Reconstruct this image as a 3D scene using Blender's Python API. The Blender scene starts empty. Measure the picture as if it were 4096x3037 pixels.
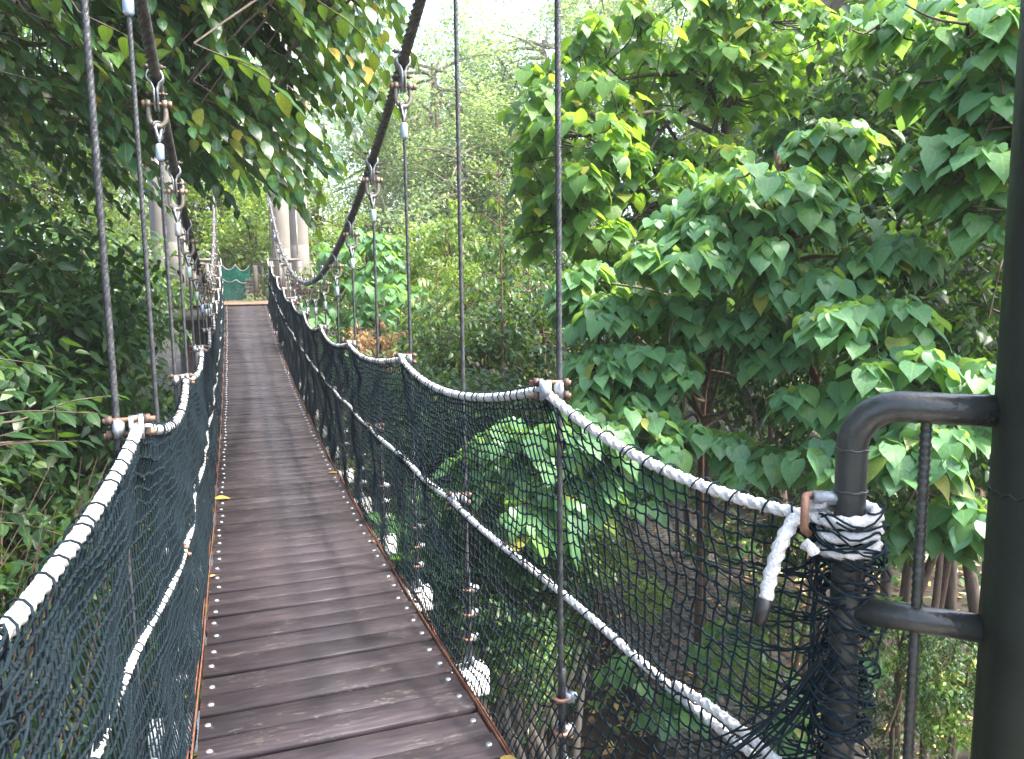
import bpy, math, random
import numpy as np
from mathutils import Matrix, Vector

rnd = random.Random(11)
rng = np.random.default_rng(11)
scene = bpy.context.scene
col = scene.collection
PI = math.pi

# ------------------------------------------------------------------ camera
YAW, PITCH, ROLL = 0.34246, 0.12468, -0.01197
CAM = np.array([-0.2763, 0.0, 1.5385])
_f = np.array([math.sin(YAW) * math.cos(PITCH), math.cos(YAW) * math.cos(PITCH), -math.sin(PITCH)])
_r = np.array([math.cos(YAW), -math.sin(YAW), 0.0])
_u = np.cross(_r, _f)
_r2 = math.cos(ROLL) * _r + math.sin(ROLL) * _u
_u2 = -math.sin(ROLL) * _r + math.cos(ROLL) * _u
cam_data = bpy.data.cameras.new('camera')
cam_data.sensor_fit = 'HORIZONTAL'
cam_data.sensor_width = 36.0
cam_data.lens = 36.0 * 3094.0 / 4096.0
cam_data.clip_start = 0.05
cam_data.clip_end = 1000.0
cam = bpy.data.objects.new('camera', cam_data)
cam.matrix_world = Matrix(((_r2[0], _u2[0], -_f[0], CAM[0]), (_r2[1], _u2[1], -_f[1], CAM[1]),
                           (_r2[2], _u2[2], -_f[2], CAM[2]), (0, 0, 0, 1)))
col.objects.link(cam)
scene.camera = cam

# ------------------------------------------------------------------ sky, sun, exposure
SUN = np.array([0.52, -0.36, 1.0]); SUN /= np.linalg.norm(SUN)
world = bpy.data.worlds.new('World')
scene.world = world
world.use_nodes = True
wn = world.node_tree
sky = wn.nodes.new('ShaderNodeTexSky')
sky.sky_type = 'NISHITA'
sky.sun_disc = False
sky.sun_elevation = math.asin(SUN[2])
sky.sun_rotation = math.atan2(SUN[0], SUN[1])
sky.air_density = 1.0
sky.dust_density = 4.0
sky.ozone_density = 1.0
wn.links.new(sky.outputs['Color'], wn.nodes['Background'].inputs['Color'])
wn.nodes['Background'].inputs['Strength'].default_value = 0.15
sun_data = bpy.data.lights.new('sun', 'SUN')
sun_data.energy = 2.0
sun_data.angle = math.radians(4.0)
sun_data.color = (1.0, 0.95, 0.86)
sun = bpy.data.objects.new('sun', sun_data)
sun.rotation_euler = Vector((-SUN[0], -SUN[1], -SUN[2])).to_track_quat('-Z', 'Y').to_euler()
sun.location = (0, 0, 30)
col.objects.link(sun)
vs = scene.view_settings
vs.view_transform = 'Standard'
vs.look = 'None'
vs.exposure = 2.62
vs.gamma = 1.0
vs.use_curve_mapping = False
cy = scene.cycles
cy.use_denoising = True
cy.max_bounces = 7
cy.diffuse_bounces = 4
cy.glossy_bounces = 2
cy.transmission_bounces = 5
cy.transparent_max_bounces = 6
cy.volume_bounces = 0
cy.caustics_reflective = False
cy.caustics_refractive = False
cy.sample_clamp_indirect = 6.0


def at(px, py, depth):
    """A point seen in that direction at that distance (used to read places off the photograph)."""
    s = 1.8384
    d = np.array([(px * s - 2048.0) / 3094.0, -(py * s - 1518.5) / 3094.0, 1.0])
    return CAM + depth * (d[0] * _r2 + d[1] * _u2 + d[2] * _f)


# ------------------------------------------------------------------ materials
def new_mat(name):
    m = bpy.data.materials.new(name)
    m.use_nodes = True
    nt = m.node_tree
    return m, nt, nt.nodes['Principled BSDF']


def nd(nt, kind, **kw):
    n = nt.nodes.new(kind)
    for k, v in kw.items():
        setattr(n, k, v)
    return n


def ramp(nt, fac, stops):
    r = nt.nodes.new('ShaderNodeValToRGB')
    e = r.color_ramp.elements
    while len(e) < len(stops):
        e.new(0.5)
    for el, (p, c) in zip(e, stops):
        el.position = p
        el.color = (c[0], c[1], c[2], 1)
    nt.links.new(fac, r.inputs['Fac'])
    return r.outputs['Color']


def math_node(nt, op, a, b=None):
    n = nt.nodes.new('ShaderNodeMath')
    n.operation = op
    for i, v in enumerate((a, b)):
        if v is None:
            continue
        if isinstance(v, (int, float)):
            n.inputs[i].default_value = v
        else:
            nt.links.new(v, n.inputs[i])
    return n.outputs[0]


def noisy(name, c1, c2, scale=8.0, rough=0.6, rough2=None, metal=0.0, bump=0.0, bscale=None, stretch=None, c3=None, spec=0.5, detail=6):
    m, nt, b = new_mat(name)
    tc = nd(nt, 'ShaderNodeTexCoord')
    v = tc.outputs['Object']
    if stretch:
        mp = nd(nt, 'ShaderNodeMapping')
        mp.inputs['Scale'].default_value = stretch
        nt.links.new(v, mp.inputs['Vector'])
        v = mp.outputs[0]
    n = nd(nt, 'ShaderNodeTexNoise')
    n.inputs['Scale'].default_value = scale
    n.inputs['Detail'].default_value = detail
    n.inputs['Roughness'].default_value = 0.65
    nt.links.new(v, n.inputs['Vector'])
    st = [(0.3, c1), (0.7, c2)] if c3 is None else [(0.28, c1), (0.55, c2), (0.75, c3)]
    nt.links.new(ramp(nt, n.outputs['Fac'], st), b.inputs['Base Color'])
    b.inputs['Metallic'].default_value = metal
    b.inputs['Specular IOR Level'].default_value = spec
    if rough2 is None:
        b.inputs['Roughness'].default_value = rough
    else:
        mr = nd(nt, 'ShaderNodeMapRange')
        mr.inputs[1].default_value = 0.3
        mr.inputs[2].default_value = 0.7
        mr.inputs[3].default_value = rough
        mr.inputs[4].default_value = rough2
        nt.links.new(n.outputs['Fac'], mr.inputs[0])
        nt.links.new(mr.outputs[0], b.inputs['Roughness'])
    if bump:
        n2 = nd(nt, 'ShaderNodeTexNoise')
        n2.inputs['Scale'].default_value = bscale or scale * 4
        n2.inputs['Detail'].default_value = 4
        nt.links.new(v, n2.inputs['Vector'])
        bp = nd(nt, 'ShaderNodeBump')
        bp.inputs['Strength'].default_value = bump
        bp.inputs['Distance'].default_value = 0.01
        nt.links.new(n2.outputs['Fac'], bp.inputs['Height'])
        nt.links.new(bp.outputs[0], b.inputs['Normal'])
    return m


def leaf_mat(name, cols, trans=(0.25, 0.45, 0.03), tfac=0.35, rough=0.38, veins=0.5, lateral=0.0, spec=0.5):
    """cols: (position, colour) stops that single leaves are spread over."""
    m, nt, b = new_mat(name)
    geo = nd(nt, 'ShaderNodeNewGeometry')
    oi = nd(nt, 'ShaderNodeObjectInfo')
    s = math_node(nt, 'ADD', geo.outputs['Random Per Island'], oi.outputs['Random'])
    fr = math_node(nt, 'FRACT', s)
    c = ramp(nt, fr, cols)
    uv = nd(nt, 'ShaderNodeUVMap')
    sep = nd(nt, 'ShaderNodeSeparateXYZ')
    nt.links.new(uv.outputs[0], sep.inputs[0])
    du = math_node(nt, 'ABSOLUTE', math_node(nt, 'SUBTRACT', sep.outputs[0], 0.5))
    mid = nd(nt, 'ShaderNodeMapRange')
    mid.inputs[1].default_value = 0.0
    mid.inputs[2].default_value = 0.045
    mid.inputs[3].default_value = 1.0
    mid.inputs[4].default_value = 0.0
    nt.links.new(du, mid.inputs[0])
    # side veins run forward from the midrib
    w = math_node(nt, 'SINE', math_node(nt, 'MULTIPLY', math_node(nt, 'SUBTRACT', sep.outputs[1], math_node(nt, 'MULTIPLY', du, 0.9)), 55.0))
    side = nd(nt, 'ShaderNodeMapRange')
    side.inputs[1].default_value = 0.82
    side.inputs[2].default_value = 1.0
    side.inputs[3].default_value = 0.0
    side.inputs[4].default_value = lateral
    nt.links.new(w, side.inputs[0])
    vein = math_node(nt, 'MAXIMUM', math_node(nt, 'MULTIPLY', mid.outputs[0], veins), side.outputs[0])
    # blotches
    tc = nd(nt, 'ShaderNodeTexCoord')
    nz = nd(nt, 'ShaderNodeTexNoise')
    nz.inputs['Scale'].default_value = 9.0
    nz.inputs['Detail'].default_value = 5
    nt.links.new(tc.outputs['Object'], nz.inputs['Vector'])
    hsv = nd(nt, 'ShaderNodeHueSaturation')
    mr = nd(nt, 'ShaderNodeMapRange')
    mr.inputs[1].default_value = 0.3
    mr.inputs[2].default_value = 0.7
    mr.inputs[3].default_value = 0.72
    mr.inputs[4].default_value = 1.25
    nt.links.new(nz.outputs['Fac'], mr.inputs[0])
    nt.links.new(mr.outputs[0], hsv.inputs['Value'])
    nt.links.new(c, hsv.inputs['Color'])
    mx = nd(nt, 'ShaderNodeMix', data_type='RGBA')
    nt.links.new(vein, mx.inputs['Factor'])
    nt.links.new(hsv.outputs[0], mx.inputs['A'])
    mx.inputs['B'].default_value = (0.32, 0.42, 0.16, 1)
    nt.links.new(mx.outputs['Result'], b.inputs['Base Color'])
    b.inputs['Roughness'].default_value = rough
    b.inputs['Specular IOR Level'].default_value = spec
    bp = nd(nt, 'ShaderNodeBump')
    bp.inputs['Strength'].default_value = 0.35
    bp.inputs['Distance'].default_value = 0.004
    nt.links.new(math_node(nt, 'ADD', nz.outputs['Fac'], math_node(nt, 'MULTIPLY', vein, -0.5)), bp.inputs['Height'])
    nt.links.new(bp.outputs[0], b.inputs['Normal'])
    tr = nd(nt, 'ShaderNodeBsdfTranslucent')
    tm = nd(nt, 'ShaderNodeMix', data_type='RGBA')
    tm.inputs['Factor'].default_value = 0.65
    nt.links.new(hsv.outputs[0], tm.inputs['A'])
    tm.inputs['B'].default_value = (*trans, 1)
    nt.links.new(tm.outputs['Result'], tr.inputs['Color'])
    ms = nd(nt, 'ShaderNodeMixShader')
    ms.inputs[0].default_value = tfac
    nt.links.new(b.outputs[0], ms.inputs[1])
    nt.links.new(tr.outputs[0], ms.inputs[2])
    nt.links.new(ms.outputs[0], nt.nodes['Material Output'].inputs['Surface'])
    return m


G = lambda r, g, b: (r, g, b)
M = {}
M['broad'] = leaf_mat('broad_leaf', [(0.0, G(.082, .205, .095)), (0.45, G(.105, .245, .112)), (0.8, G(.120, .270, .105)), (0.97, G(.15, .29, .08)), (0.995, G(.36, .32, .06))],
                      trans=(.42, .70, .07), tfac=.42, rough=.42, veins=.55, lateral=.10, spec=.45)
M['glow'] = leaf_mat('painted_backlit_leaf', [(0.0, G(.070, .170, .055)), (0.5, G(.090, .210, .060)), (0.9, G(.13, .26, .06)), (0.99, G(.34, .30, .05))],
                     trans=(.42, .68, .04), tfac=.55, rough=.45, veins=.5, lateral=.10, spec=.4)  # same species as broad, backlit glow put into colour and translucency
M['spray'] = leaf_mat('spray_leaf', [(0.0, G(.013, .048, .020)), (0.5, G(.022, .072, .027)), (0.8, G(.040, .110, .030)), (0.96, G(.10, .18, .035)), (0.998, G(.36, .24, .03))],
                      trans=(.26, .44, .03), tfac=.24, rough=.30, veins=.4, lateral=.06)
M['yellow'] = leaf_mat('yellow_leaf', [(0.0, G(.30, .20, .03)), (1.0, G(.36, .28, .07))], trans=(.6, .4, .05), tfac=.25, rough=.45, veins=.2)
M['small'] = leaf_mat('small_leaf', [(0.0, G(.020, .060, .018)), (0.5, G(.040, .105, .028)), (0.85, G(.075, .15, .035)), (0.97, G(.20, .26, .06))],
                      trans=(.30, .50, .05), tfac=.32, rough=.38, veins=.2, spec=.38)
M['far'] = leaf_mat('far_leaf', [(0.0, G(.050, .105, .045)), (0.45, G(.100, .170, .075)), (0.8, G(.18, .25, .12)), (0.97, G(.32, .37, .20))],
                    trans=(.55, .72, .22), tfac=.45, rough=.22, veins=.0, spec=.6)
M['lime'] = leaf_mat('lime_leaf', [(0.0, G(.05, .12, .02)), (0.5, G(.09, .18, .03)), (0.9, G(.17, .26, .04)), (0.98, G(.3, .3, .08))],
                     trans=(.45, .62, .05), tfac=.42, rough=.4, veins=.0)
M['pink'] = leaf_mat('young_leaf', [(0.0, G(.36, .17, .09)), (0.5, G(.42, .24, .10)), (1.0, G(.30, .26, .08))], trans=(.7, .4, .2), tfac=.4, rough=.45, veins=.2)
M['dark'] = leaf_mat('painted_shade_leaf', [(0.0, G(.010, .032, .013)), (0.5, G(.018, .052, .018)), (0.9, G(.038, .085, .025)), (1.0, G(.08, .13, .035))],
                     trans=(.2, .4, .03), tfac=.25, rough=.4, veins=.3, spec=.3)  # leaf colour darkened to carry the deep shade of the undergrowth
M['banana'] = leaf_mat('banana_leaf', [(0.0, G(.055, .150, .045)), (1.0, G(.08, .20, .05))], trans=(.3, .55, .06), tfac=.4, rough=.6, spec=.25, veins=.6, lateral=.15)
M['litter'] = leaf_mat('litter_leaf', [(0.0, G(.07, .035, .015)), (0.4, G(.19, .10, .04)), (0.7, G(.32, .20, .07)), (0.9, G(.50, .38, .10)), (1.0, G(.6, .5, .3))], trans=(.4, .2, .05), tfac=.1, rough=.7, veins=.1)
M['bark'] = noisy('bark', (.035, .025, .02), (.10, .075, .055), 14, .85, bump=.8, bscale=30, stretch=(1, 1, .3))
M['pale_bark'] = noisy('pale_bark', (.16, .12, .09), (.34, .29, .22), 5, .85, bump=.5, stretch=(1, 1, .35))
M['twig'] = noisy('twig_bark', (.05, .032, .022), (.12, .075, .05), 20, .75, bump=.3)
M['redtwig'] = noisy('reddish_bark', (.10, .05, .035), (.20, .11, .08), 12, .7, bump=.4)
M['petiole'] = noisy('leaf_stalk', (.10, .15, .05), (.20, .22, .09), 10, .6)
M['soil'] = noisy('forest_soil', (.008, .005, .003), (.022, .014, .008), 1.6, .95, bump=1.0, bscale=14, c3=(.055, .034, .017), detail=12)
M['paver'] = noisy('paver', (.026, .024, .020), (.075, .068, .054), 6, .8, bump=.4, bscale=60)
M['joint'] = noisy('path_bed', (.03, .026, .02), (.06, .05, .04), 8, .95)
M['cable'] = noisy('greased_cable', (.05, .046, .044), (.24, .23, .22), 30, .32, rough2=.55, metal=.35, bump=.3, bscale=120)
M['wire'] = noisy('hanger_wire', (.030, .032, .035), (.10, .102, .105), 40, .35, rough2=.55, metal=.5, bump=.3, bscale=200)
M['rope'] = noisy('white_rope', (.46, .45, .42), (.68, .67, .65), 14, .85, bump=.8, bscale=160, c3=(.74, .74, .73))
M['net'] = noisy('dark_net_cord', (.006, .014, .020), (.014, .026, .033), 60, .85, bump=.5, bscale=500, spec=.15)
M['tealnet'] = noisy('teal_net_cord', (.006, .22, .16), (.02, .34, .26), 30, .7)
M['galv'] = noisy('galvanised_steel', (.30, .32, .34), (.58, .60, .62), 30, .35, rough2=.55, metal=.75, bump=.15)
M['cast'] = noisy('cast_zinc', (.22, .24, .26), (.40, .43, .45), 25, .5, metal=.45, bump=.2)
M['copper'] = noisy('copper_rust', (.17, .085, .055), (.36, .20, .13), 25, .6, metal=.35, bump=.2)
M['rustnut'] = noisy('rusty_nut', (.05, .035, .03), (.13, .09, .075), 40, .6, metal=.4, bump=.3)
M['shackle'] = noisy('weathered_shackle', (.13, .11, .085), (.28, .25, .20), 25, .5, metal=.5, bump=.2)
M['blue'] = noisy('blue_ferrule', (.10, .20, .42), (.50, .56, .62), 22, .4, metal=.3)
M['green'] = noisy('green_ferrule', (.08, .26, .16), (.50, .55, .52), 22, .4, metal=.3)
M['rust'] = noisy('rust_strip', (.06, .022, .014), (.15, .06, .034), 18, .8, bump=.4, c3=(.24, .12, .07))
M['white'] = noisy('white_painted_steel', (.55, .55, .53), (.80, .80, .79), 9, .45, c3=(.84, .84, .84))
M['steel_dark'] = noisy('dark_joist', (.03, .028, .026), (.07, .06, .05), 10, .6)
M['pipe'] = noisy('dark_pipe_paint', (.018, .020, .018), (.036, .040, .036), 7, .24, rough2=.42, bump=.25, bscale=55)
M['pole'] = noisy('green_black_pole', (.011, .015, .011), (.022, .029, .022), 5, .36, rough2=.55, bump=.15, bscale=60, spec=.25)
M['concrete'] = noisy('column_concrete', (.20, .178, .155), (.30, .275, .245), 2.5, .8, bump=.15, bscale=50, stretch=(1, 1, .25))
M['slab'] = noisy('slab_concrete', (.16, .14, .12), (.36, .33, .29), 3.0, .85, bump=.3, bscale=30, stretch=(1, 1, .3))
M['railwood'] = noisy('rail_paint', (.10, .085, .075), (.19, .165, .15), 6, .65, bump=.2)
M['deckboard'] = noisy('far_boards', (.12, .075, .05), (.24, .16, .11), 6, .6)
M['box'] = noisy('switch_box', (.6, .56, .42), (.72, .68, .54), 10, .5)
M['red'] = noisy('red_mark', (.5, .05, .03), (.6, .08, .04), 10, .5)
M['tape'] = noisy('black_tape', (.01, .01, .01), (.02, .02, .02), 10, .4)


def plank_material():
    m, nt, b = new_mat('wet_deck_board')
    tc = nd(nt, 'ShaderNodeTexCoord')
    oi = nd(nt, 'ShaderNodeObjectInfo')
    off = nd(nt, 'ShaderNodeVectorMath', operation='ADD')
    sc = nd(nt, 'ShaderNodeVectorMath', operation='SCALE')
    cmb = nd(nt, 'ShaderNodeCombineXYZ')
    for i in range(3):
        nt.links.new(oi.outputs['Random'], cmb.inputs[i])
    nt.links.new(cmb.outputs[0], sc.inputs[0])
    sc.inputs['Scale'].default_value = 37.0
    nt.links.new(tc.outputs['Object'], off.inputs[0])
    nt.links.new(sc.outputs[0], off.inputs[1])
    mp = nd(nt, 'ShaderNodeMapping')
    mp.inputs['Scale'].default_value = (1.0, 9.0, 1.0)
    nt.links.new(off.outputs[0], mp.inputs['Vector'])
    grain = nd(nt, 'ShaderNodeTexNoise')
    grain.inputs['Scale'].default_value = 7.0
    grain.inputs['Detail'].default_value = 8
    nt.links.new(mp.outputs[0], grain.inputs['Vector'])
    damp = nd(nt, 'ShaderNodeTexNoise')
    damp.inputs['Scale'].default_value = 4.5
    damp.inputs['Detail'].default_value = 7
    damp.inputs['Roughness'].default_value = .62
    nt.links.new(off.outputs[0], damp.inputs['Vector'])
    c = ramp(nt, grain.outputs['Fac'], [(0.3, (.032, .025, .029)), (0.55, (.050, .040, .045)), (0.75, (.080, .066, .071))])
    hsv = nd(nt, 'ShaderNodeHueSaturation')
    val = nd(nt, 'ShaderNodeMapRange')
    val.inputs[3].default_value = 0.75
    val.inputs[4].default_value = 1.35
    nt.links.new(oi.outputs['Random'], val.inputs[0])
    nt.links.new(val.outputs[0], hsv.inputs['Value'])
    nt.links.new(c, hsv.inputs['Color'])
    # little worn, scuffed specks
    sp = nd(nt, 'ShaderNodeTexNoise')
    sp.inputs['Scale'].default_value = 60.0
    sp.inputs['Detail'].default_value = 3
    mp2 = nd(nt, 'ShaderNodeMapping')
    mp2.inputs['Scale'].default_value = (.6, 1.6, 1)
    nt.links.new(off.outputs[0], mp2.inputs['Vector'])
    nt.links.new(mp2.outputs[0], sp.inputs['Vector'])
    sel = math_node(nt, 'MULTIPLY', math_node(nt, 'GREATER_THAN', sp.outputs['Fac'], .60), math_node(nt, 'GREATER_THAN', damp.outputs['Fac'], .55))
    mx = nd(nt, 'ShaderNodeMix', data_type='RGBA')
    nt.links.new(math_node(nt, 'MULTIPLY', sel, .6), mx.inputs['Factor'])
    nt.links.new(hsv.outputs[0], mx.inputs['A'])
    mx.inputs['B'].default_value = (.14, .12, .10, 1)
    nt.links.new(mx.outputs['Result'], b.inputs['Base Color'])
    rr = nd(nt, 'ShaderNodeMapRange')
    rr.inputs[1].default_value = .42
    rr.inputs[2].default_value = .58
    rr.inputs[3].default_value = .42
    rr.inputs[4].default_value = .55
    b.inputs['Specular IOR Level'].default_value = .42
    nt.links.new(damp.outputs['Fac'], rr.inputs[0])
    nt.links.new(rr.outputs[0], b.inputs['Roughness'])
    bp = nd(nt, 'ShaderNodeBump')
    bp.inputs['Strength'].default_value = .2
    bp.inputs['Distance'].default_value = .003
    nt.links.new(math_node(nt, 'ADD', math_node(nt, 'MULTIPLY', sp.outputs['Fac'], .6), grain.outputs['Fac']), bp.inputs['Height'])
    nt.links.new(bp.outputs[0], b.inputs['Normal'])
    return m


M['plank'] = plank_material()

# ------------------------------------------------------------------ mesh helpers
WLOC = {}


def fast_mesh(name, V, F, mat=None, uv=None, smooth=False):
    """V: n x 3, F: array m x k or list of such arrays."""
    V = np.asarray(V, np.float32).reshape(-1, 3)
    Fs = [np.asarray(f, np.int32) for f in (F if isinstance(F, list) else [F]) if len(f)]
    me = bpy.data.meshes.new(name)
    loops = np.concatenate([f.ravel() for f in Fs]) if Fs else np.zeros(0, np.int32)
    totals = np.concatenate([np.full(len(f), f.shape[1], np.int32) for f in Fs]) if Fs else np.zeros(0, np.int32)
    starts = np.concatenate([[0], np.cumsum(totals)[:-1]]).astype(np.int32) if len(totals) else totals
    me.vertices.add(len(V))
    me.vertices.foreach_set('co', V.ravel())
    me.loops.add(len(loops))
    me.loops.foreach_set('vertex_index', loops)
    me.polygons.add(len(totals))
    me.polygons.foreach_set('loop_start', starts)
    me.polygons.foreach_set('loop_total', totals)
    if uv is not None:
        ul = me.uv_layers.new(name='UVMap')
        ul.data.foreach_set('uv', np.asarray(uv, np.float32)[loops].ravel())
    me.update(calc_edges=True)
    me.validate()
    if smooth:
        me.polygons.foreach_set('use_smooth', np.ones(len(me.polygons), bool))
    if mat:
        me.materials.append(M[mat] if isinstance(mat, str) else mat)
    return me


class MB:
    """collects pieces of ONE part"""
    def __init__(self):
        self.v, self.q, self.t, self.n = [], [], [], 0

    def add(self, V, quads=None, tris=None):
        V = np.asarray(V, float).reshape(-1, 3)
        if quads is not None and len(quads):
            self.q.append(np.asarray(quads, int) + self.n)
        if tris is not None and len(tris):
            self.t.append(np.asarray(tris, int) + self.n)
        self.v.append(V)
        self.n += len(V)
        return self

    def box(self, c, s, rot=None):
        h = np.array(s) / 2
        V = np.array([[x, y, z] for x in (-1, 1) for y in (-1, 1) for z in (-1, 1)]) * h
        if rot is not None:
            V = V @ np.asarray(rot).T
        return self.add(V + np.asarray(c), [[0, 1, 3, 2], [4, 6, 7, 5], [0, 4, 5, 1], [2, 3, 7, 6], [0, 2, 6, 4], [1, 5, 7, 3]])

    def tube(self, pts, r, sides=8, cap=True, lobes=0, lay=0.1, depth=0.2, closed=False):
        V, Q, T = tube(pts, r, sides, cap, lobes, lay, depth, closed)
        return self.add(V, Q, T)

    def cyl(self, a, b, r, sides=8):
        return self.tube([a, b], r, sides)

    def mesh(self, name, mat, smooth=False, off=(0, 0, 0)):
        V = np.concatenate(self.v) - np.asarray(off)
        F = ([np.concatenate(self.q)] if self.q else []) + ([np.concatenate(self.t)] if self.t else [])
        return fast_mesh(name, V, F, mat, None, smooth)


def tube(pts, r, sides=8, cap=True, lobes=0, lay=0.1, depth=0.2, closed=False):
    P = np.asarray(pts, float)
    n = len(P)
    rad = np.full(n, r, float) if np.isscalar(r) else np.asarray(r, float)
    if closed:
        d = np.roll(P, -1, 0) - np.roll(P, 1, 0)
    else:
        d = np.gradient(P, axis=0)
    d /= np.maximum(np.linalg.norm(d, axis=1), 1e-9)[:, None]
    a = np.array([0, 0, 1.0]) if abs(d[0][2]) < .9 else np.array([1.0, 0, 0])
    N = np.zeros((n, 3))
    x = np.cross(d[0], a)
    N[0] = x / np.linalg.norm(x)
    for i in range(1, n):
        v = N[i - 1] - d[i] * np.dot(N[i - 1], d[i])
        N[i] = v / max(np.linalg.norm(v), 1e-9)
    B = np.cross(d, N)
    s = np.concatenate([[0], np.cumsum(np.linalg.norm(np.diff(P, axis=0), axis=1))])
    ang = np.linspace(0, 2 * PI, sides, endpoint=False)[None, :]
    rr = np.repeat(rad[:, None], sides, 1)
    A = np.repeat(ang, n, 0)
    if lobes:
        tw = 2 * PI * s[:, None] / lay
        rr = rr * (1 - depth * (0.5 - 0.5 * np.cos(lobes * ang)))
        A = A + tw
    V = P[:, None, :] + rr[..., None] * (np.cos(A)[..., None] * N[:, None, :] + np.sin(A)[..., None] * B[:, None, :])
    V = V.reshape(-1, 3)
    i = np.arange(n if closed else n - 1)[:, None] * sides
    j = np.arange(sides)[None, :]
    i2 = (i + sides) % (n * sides)
    Q = np.stack([i + j, i + (j + 1) % sides, i2 + (j + 1) % sides, i2 + j], -1).reshape(-1, 4)
    T = []
    if cap and not closed:
        V = np.concatenate([V, P[:1], P[-1:]])
        k = n * sides
        for q in range(sides):
            T.append([k, (q + 1) % sides, q])
            T.append([k + 1, (n - 1) * sides + q, (n - 1) * sides + (q + 1) % sides])
    return V, Q, T


def smooth_path(pts, n):
    """Catmull-Rom through pts"""
    P = np.asarray(pts, float)
    P = np.concatenate([[2 * P[0] - P[1]], P, [2 * P[-1] - P[-2]]])
    m = len(P) - 3
    out = []
    for t in np.linspace(0, m, n):
        k = min(int(t), m - 1)
        u = t - k
        a, b, c, d = P[k:k + 4]
        out.append(.5 * (2 * b + (c - a) * u + (2 * a - 5 * b + 4 * c - d) * u * u + (-a + 3 * b - 3 * c + d) * u ** 3))
    return np.array(out)


def link(o, parent=None, loc=(0, 0, 0), rot=None, scale=None):
    """loc is in world space; parents are never rotated or scaled"""
    col.objects.link(o)
    p = WLOC[parent] if parent is not None else np.zeros(3)
    l = np.asarray(loc, float)
    if rot is None and scale is None:
        o.location = l - p
    else:
        R = np.eye(3) if rot is None else np.asarray(rot)
        s = 1.0 if scale is None else scale
        s = np.array([s, s, s]) if np.isscalar(s) else np.asarray(s)
        m = Matrix.Identity(4)
        for a in range(3):
            for b in range(3):
                m[a][b] = R[a][b] * s[b]
            m[a][3] = (l - p)[a]
        o.matrix_basis = m
    if parent is not None:
        o.parent = parent
    WLOC[o] = l
    return o


def tag(o, label, cat, group=None, kind=None):
    if label:
        o['label'] = label
    if cat:
        o['category'] = cat
    if group:
        o['group'] = group
    if kind:
        o['kind'] = kind
    return o


def thing(name, label, cat, loc, group=None):
    o = bpy.data.objects.new(name, None)
    o.empty_display_size = .1
    link(o, None, loc)
    return tag(o, label, cat, group)


def place(name, me, parent=None, loc=(0, 0, 0), rot=None, scale=None):
    return link(bpy.data.objects.new(name, me), parent, loc, rot, scale)


def part(name, mb, mat, parent=None, smooth=False):
    """a part whose points are given in world space; its origin is that of its parent"""
    off = WLOC[parent] if parent is not None else np.zeros(3)
    return link(bpy.data.objects.new(name, mb.mesh(name, mat, smooth, off)), parent, off)


def structure(name, me, loc=(0, 0, 0)):
    o = place(name, me, None, loc)
    o['kind'] = 'structure'
    return o


# ------------------------------------------------------------------ ground and path
GZ = -3.0


def ground_z(x, y):
    r = np.hypot(x - 4, y - 8)
    return GZ + .18 * np.sin(x * .35 + 1) * np.cos(y * .28) + .08 * np.sin(x * 1.3) * np.sin(y * 1.1 + 2) + 3.2 * np.clip((r - 24) / 40, 0, 1) ** 1.5


def build_ground():
    def axis(lo, hi):
        fine = np.arange(-20, 40, .5)
        return np.concatenate([np.linspace(lo, -22, 24), fine, np.linspace(41, hi, 24)])
    xs, ys = axis(-260, 300), axis(-260, 300)
    X, Y = np.meshgrid(xs, ys, indexing='ij')
    Z = ground_z(X, Y)
    V = np.stack([X, Y, Z], -1).reshape(-1, 3)
    n, m = len(xs), len(ys)
    i, j = np.meshgrid(np.arange(n - 1), np.arange(m - 1), indexing='ij')
    a = (i * m + j).ravel()
    F = np.stack([a, a + m, a + m + 1, a + 1], -1)
    structure('ground', fast_mesh('ground', V, F, 'soil', None, True))


build_ground()

PATH = smooth_path([(3.2, 2.0, 0), (4.3, 6.0, 0), (5.3, 9.2, 0), (7.2, 13.0, 0), (10.5, 17.5, 0), (14.2, 23.0, 0), (18.6, 29.5, 0), (24, 36, 0)], 160)
PATH_W = 1.9


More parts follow.
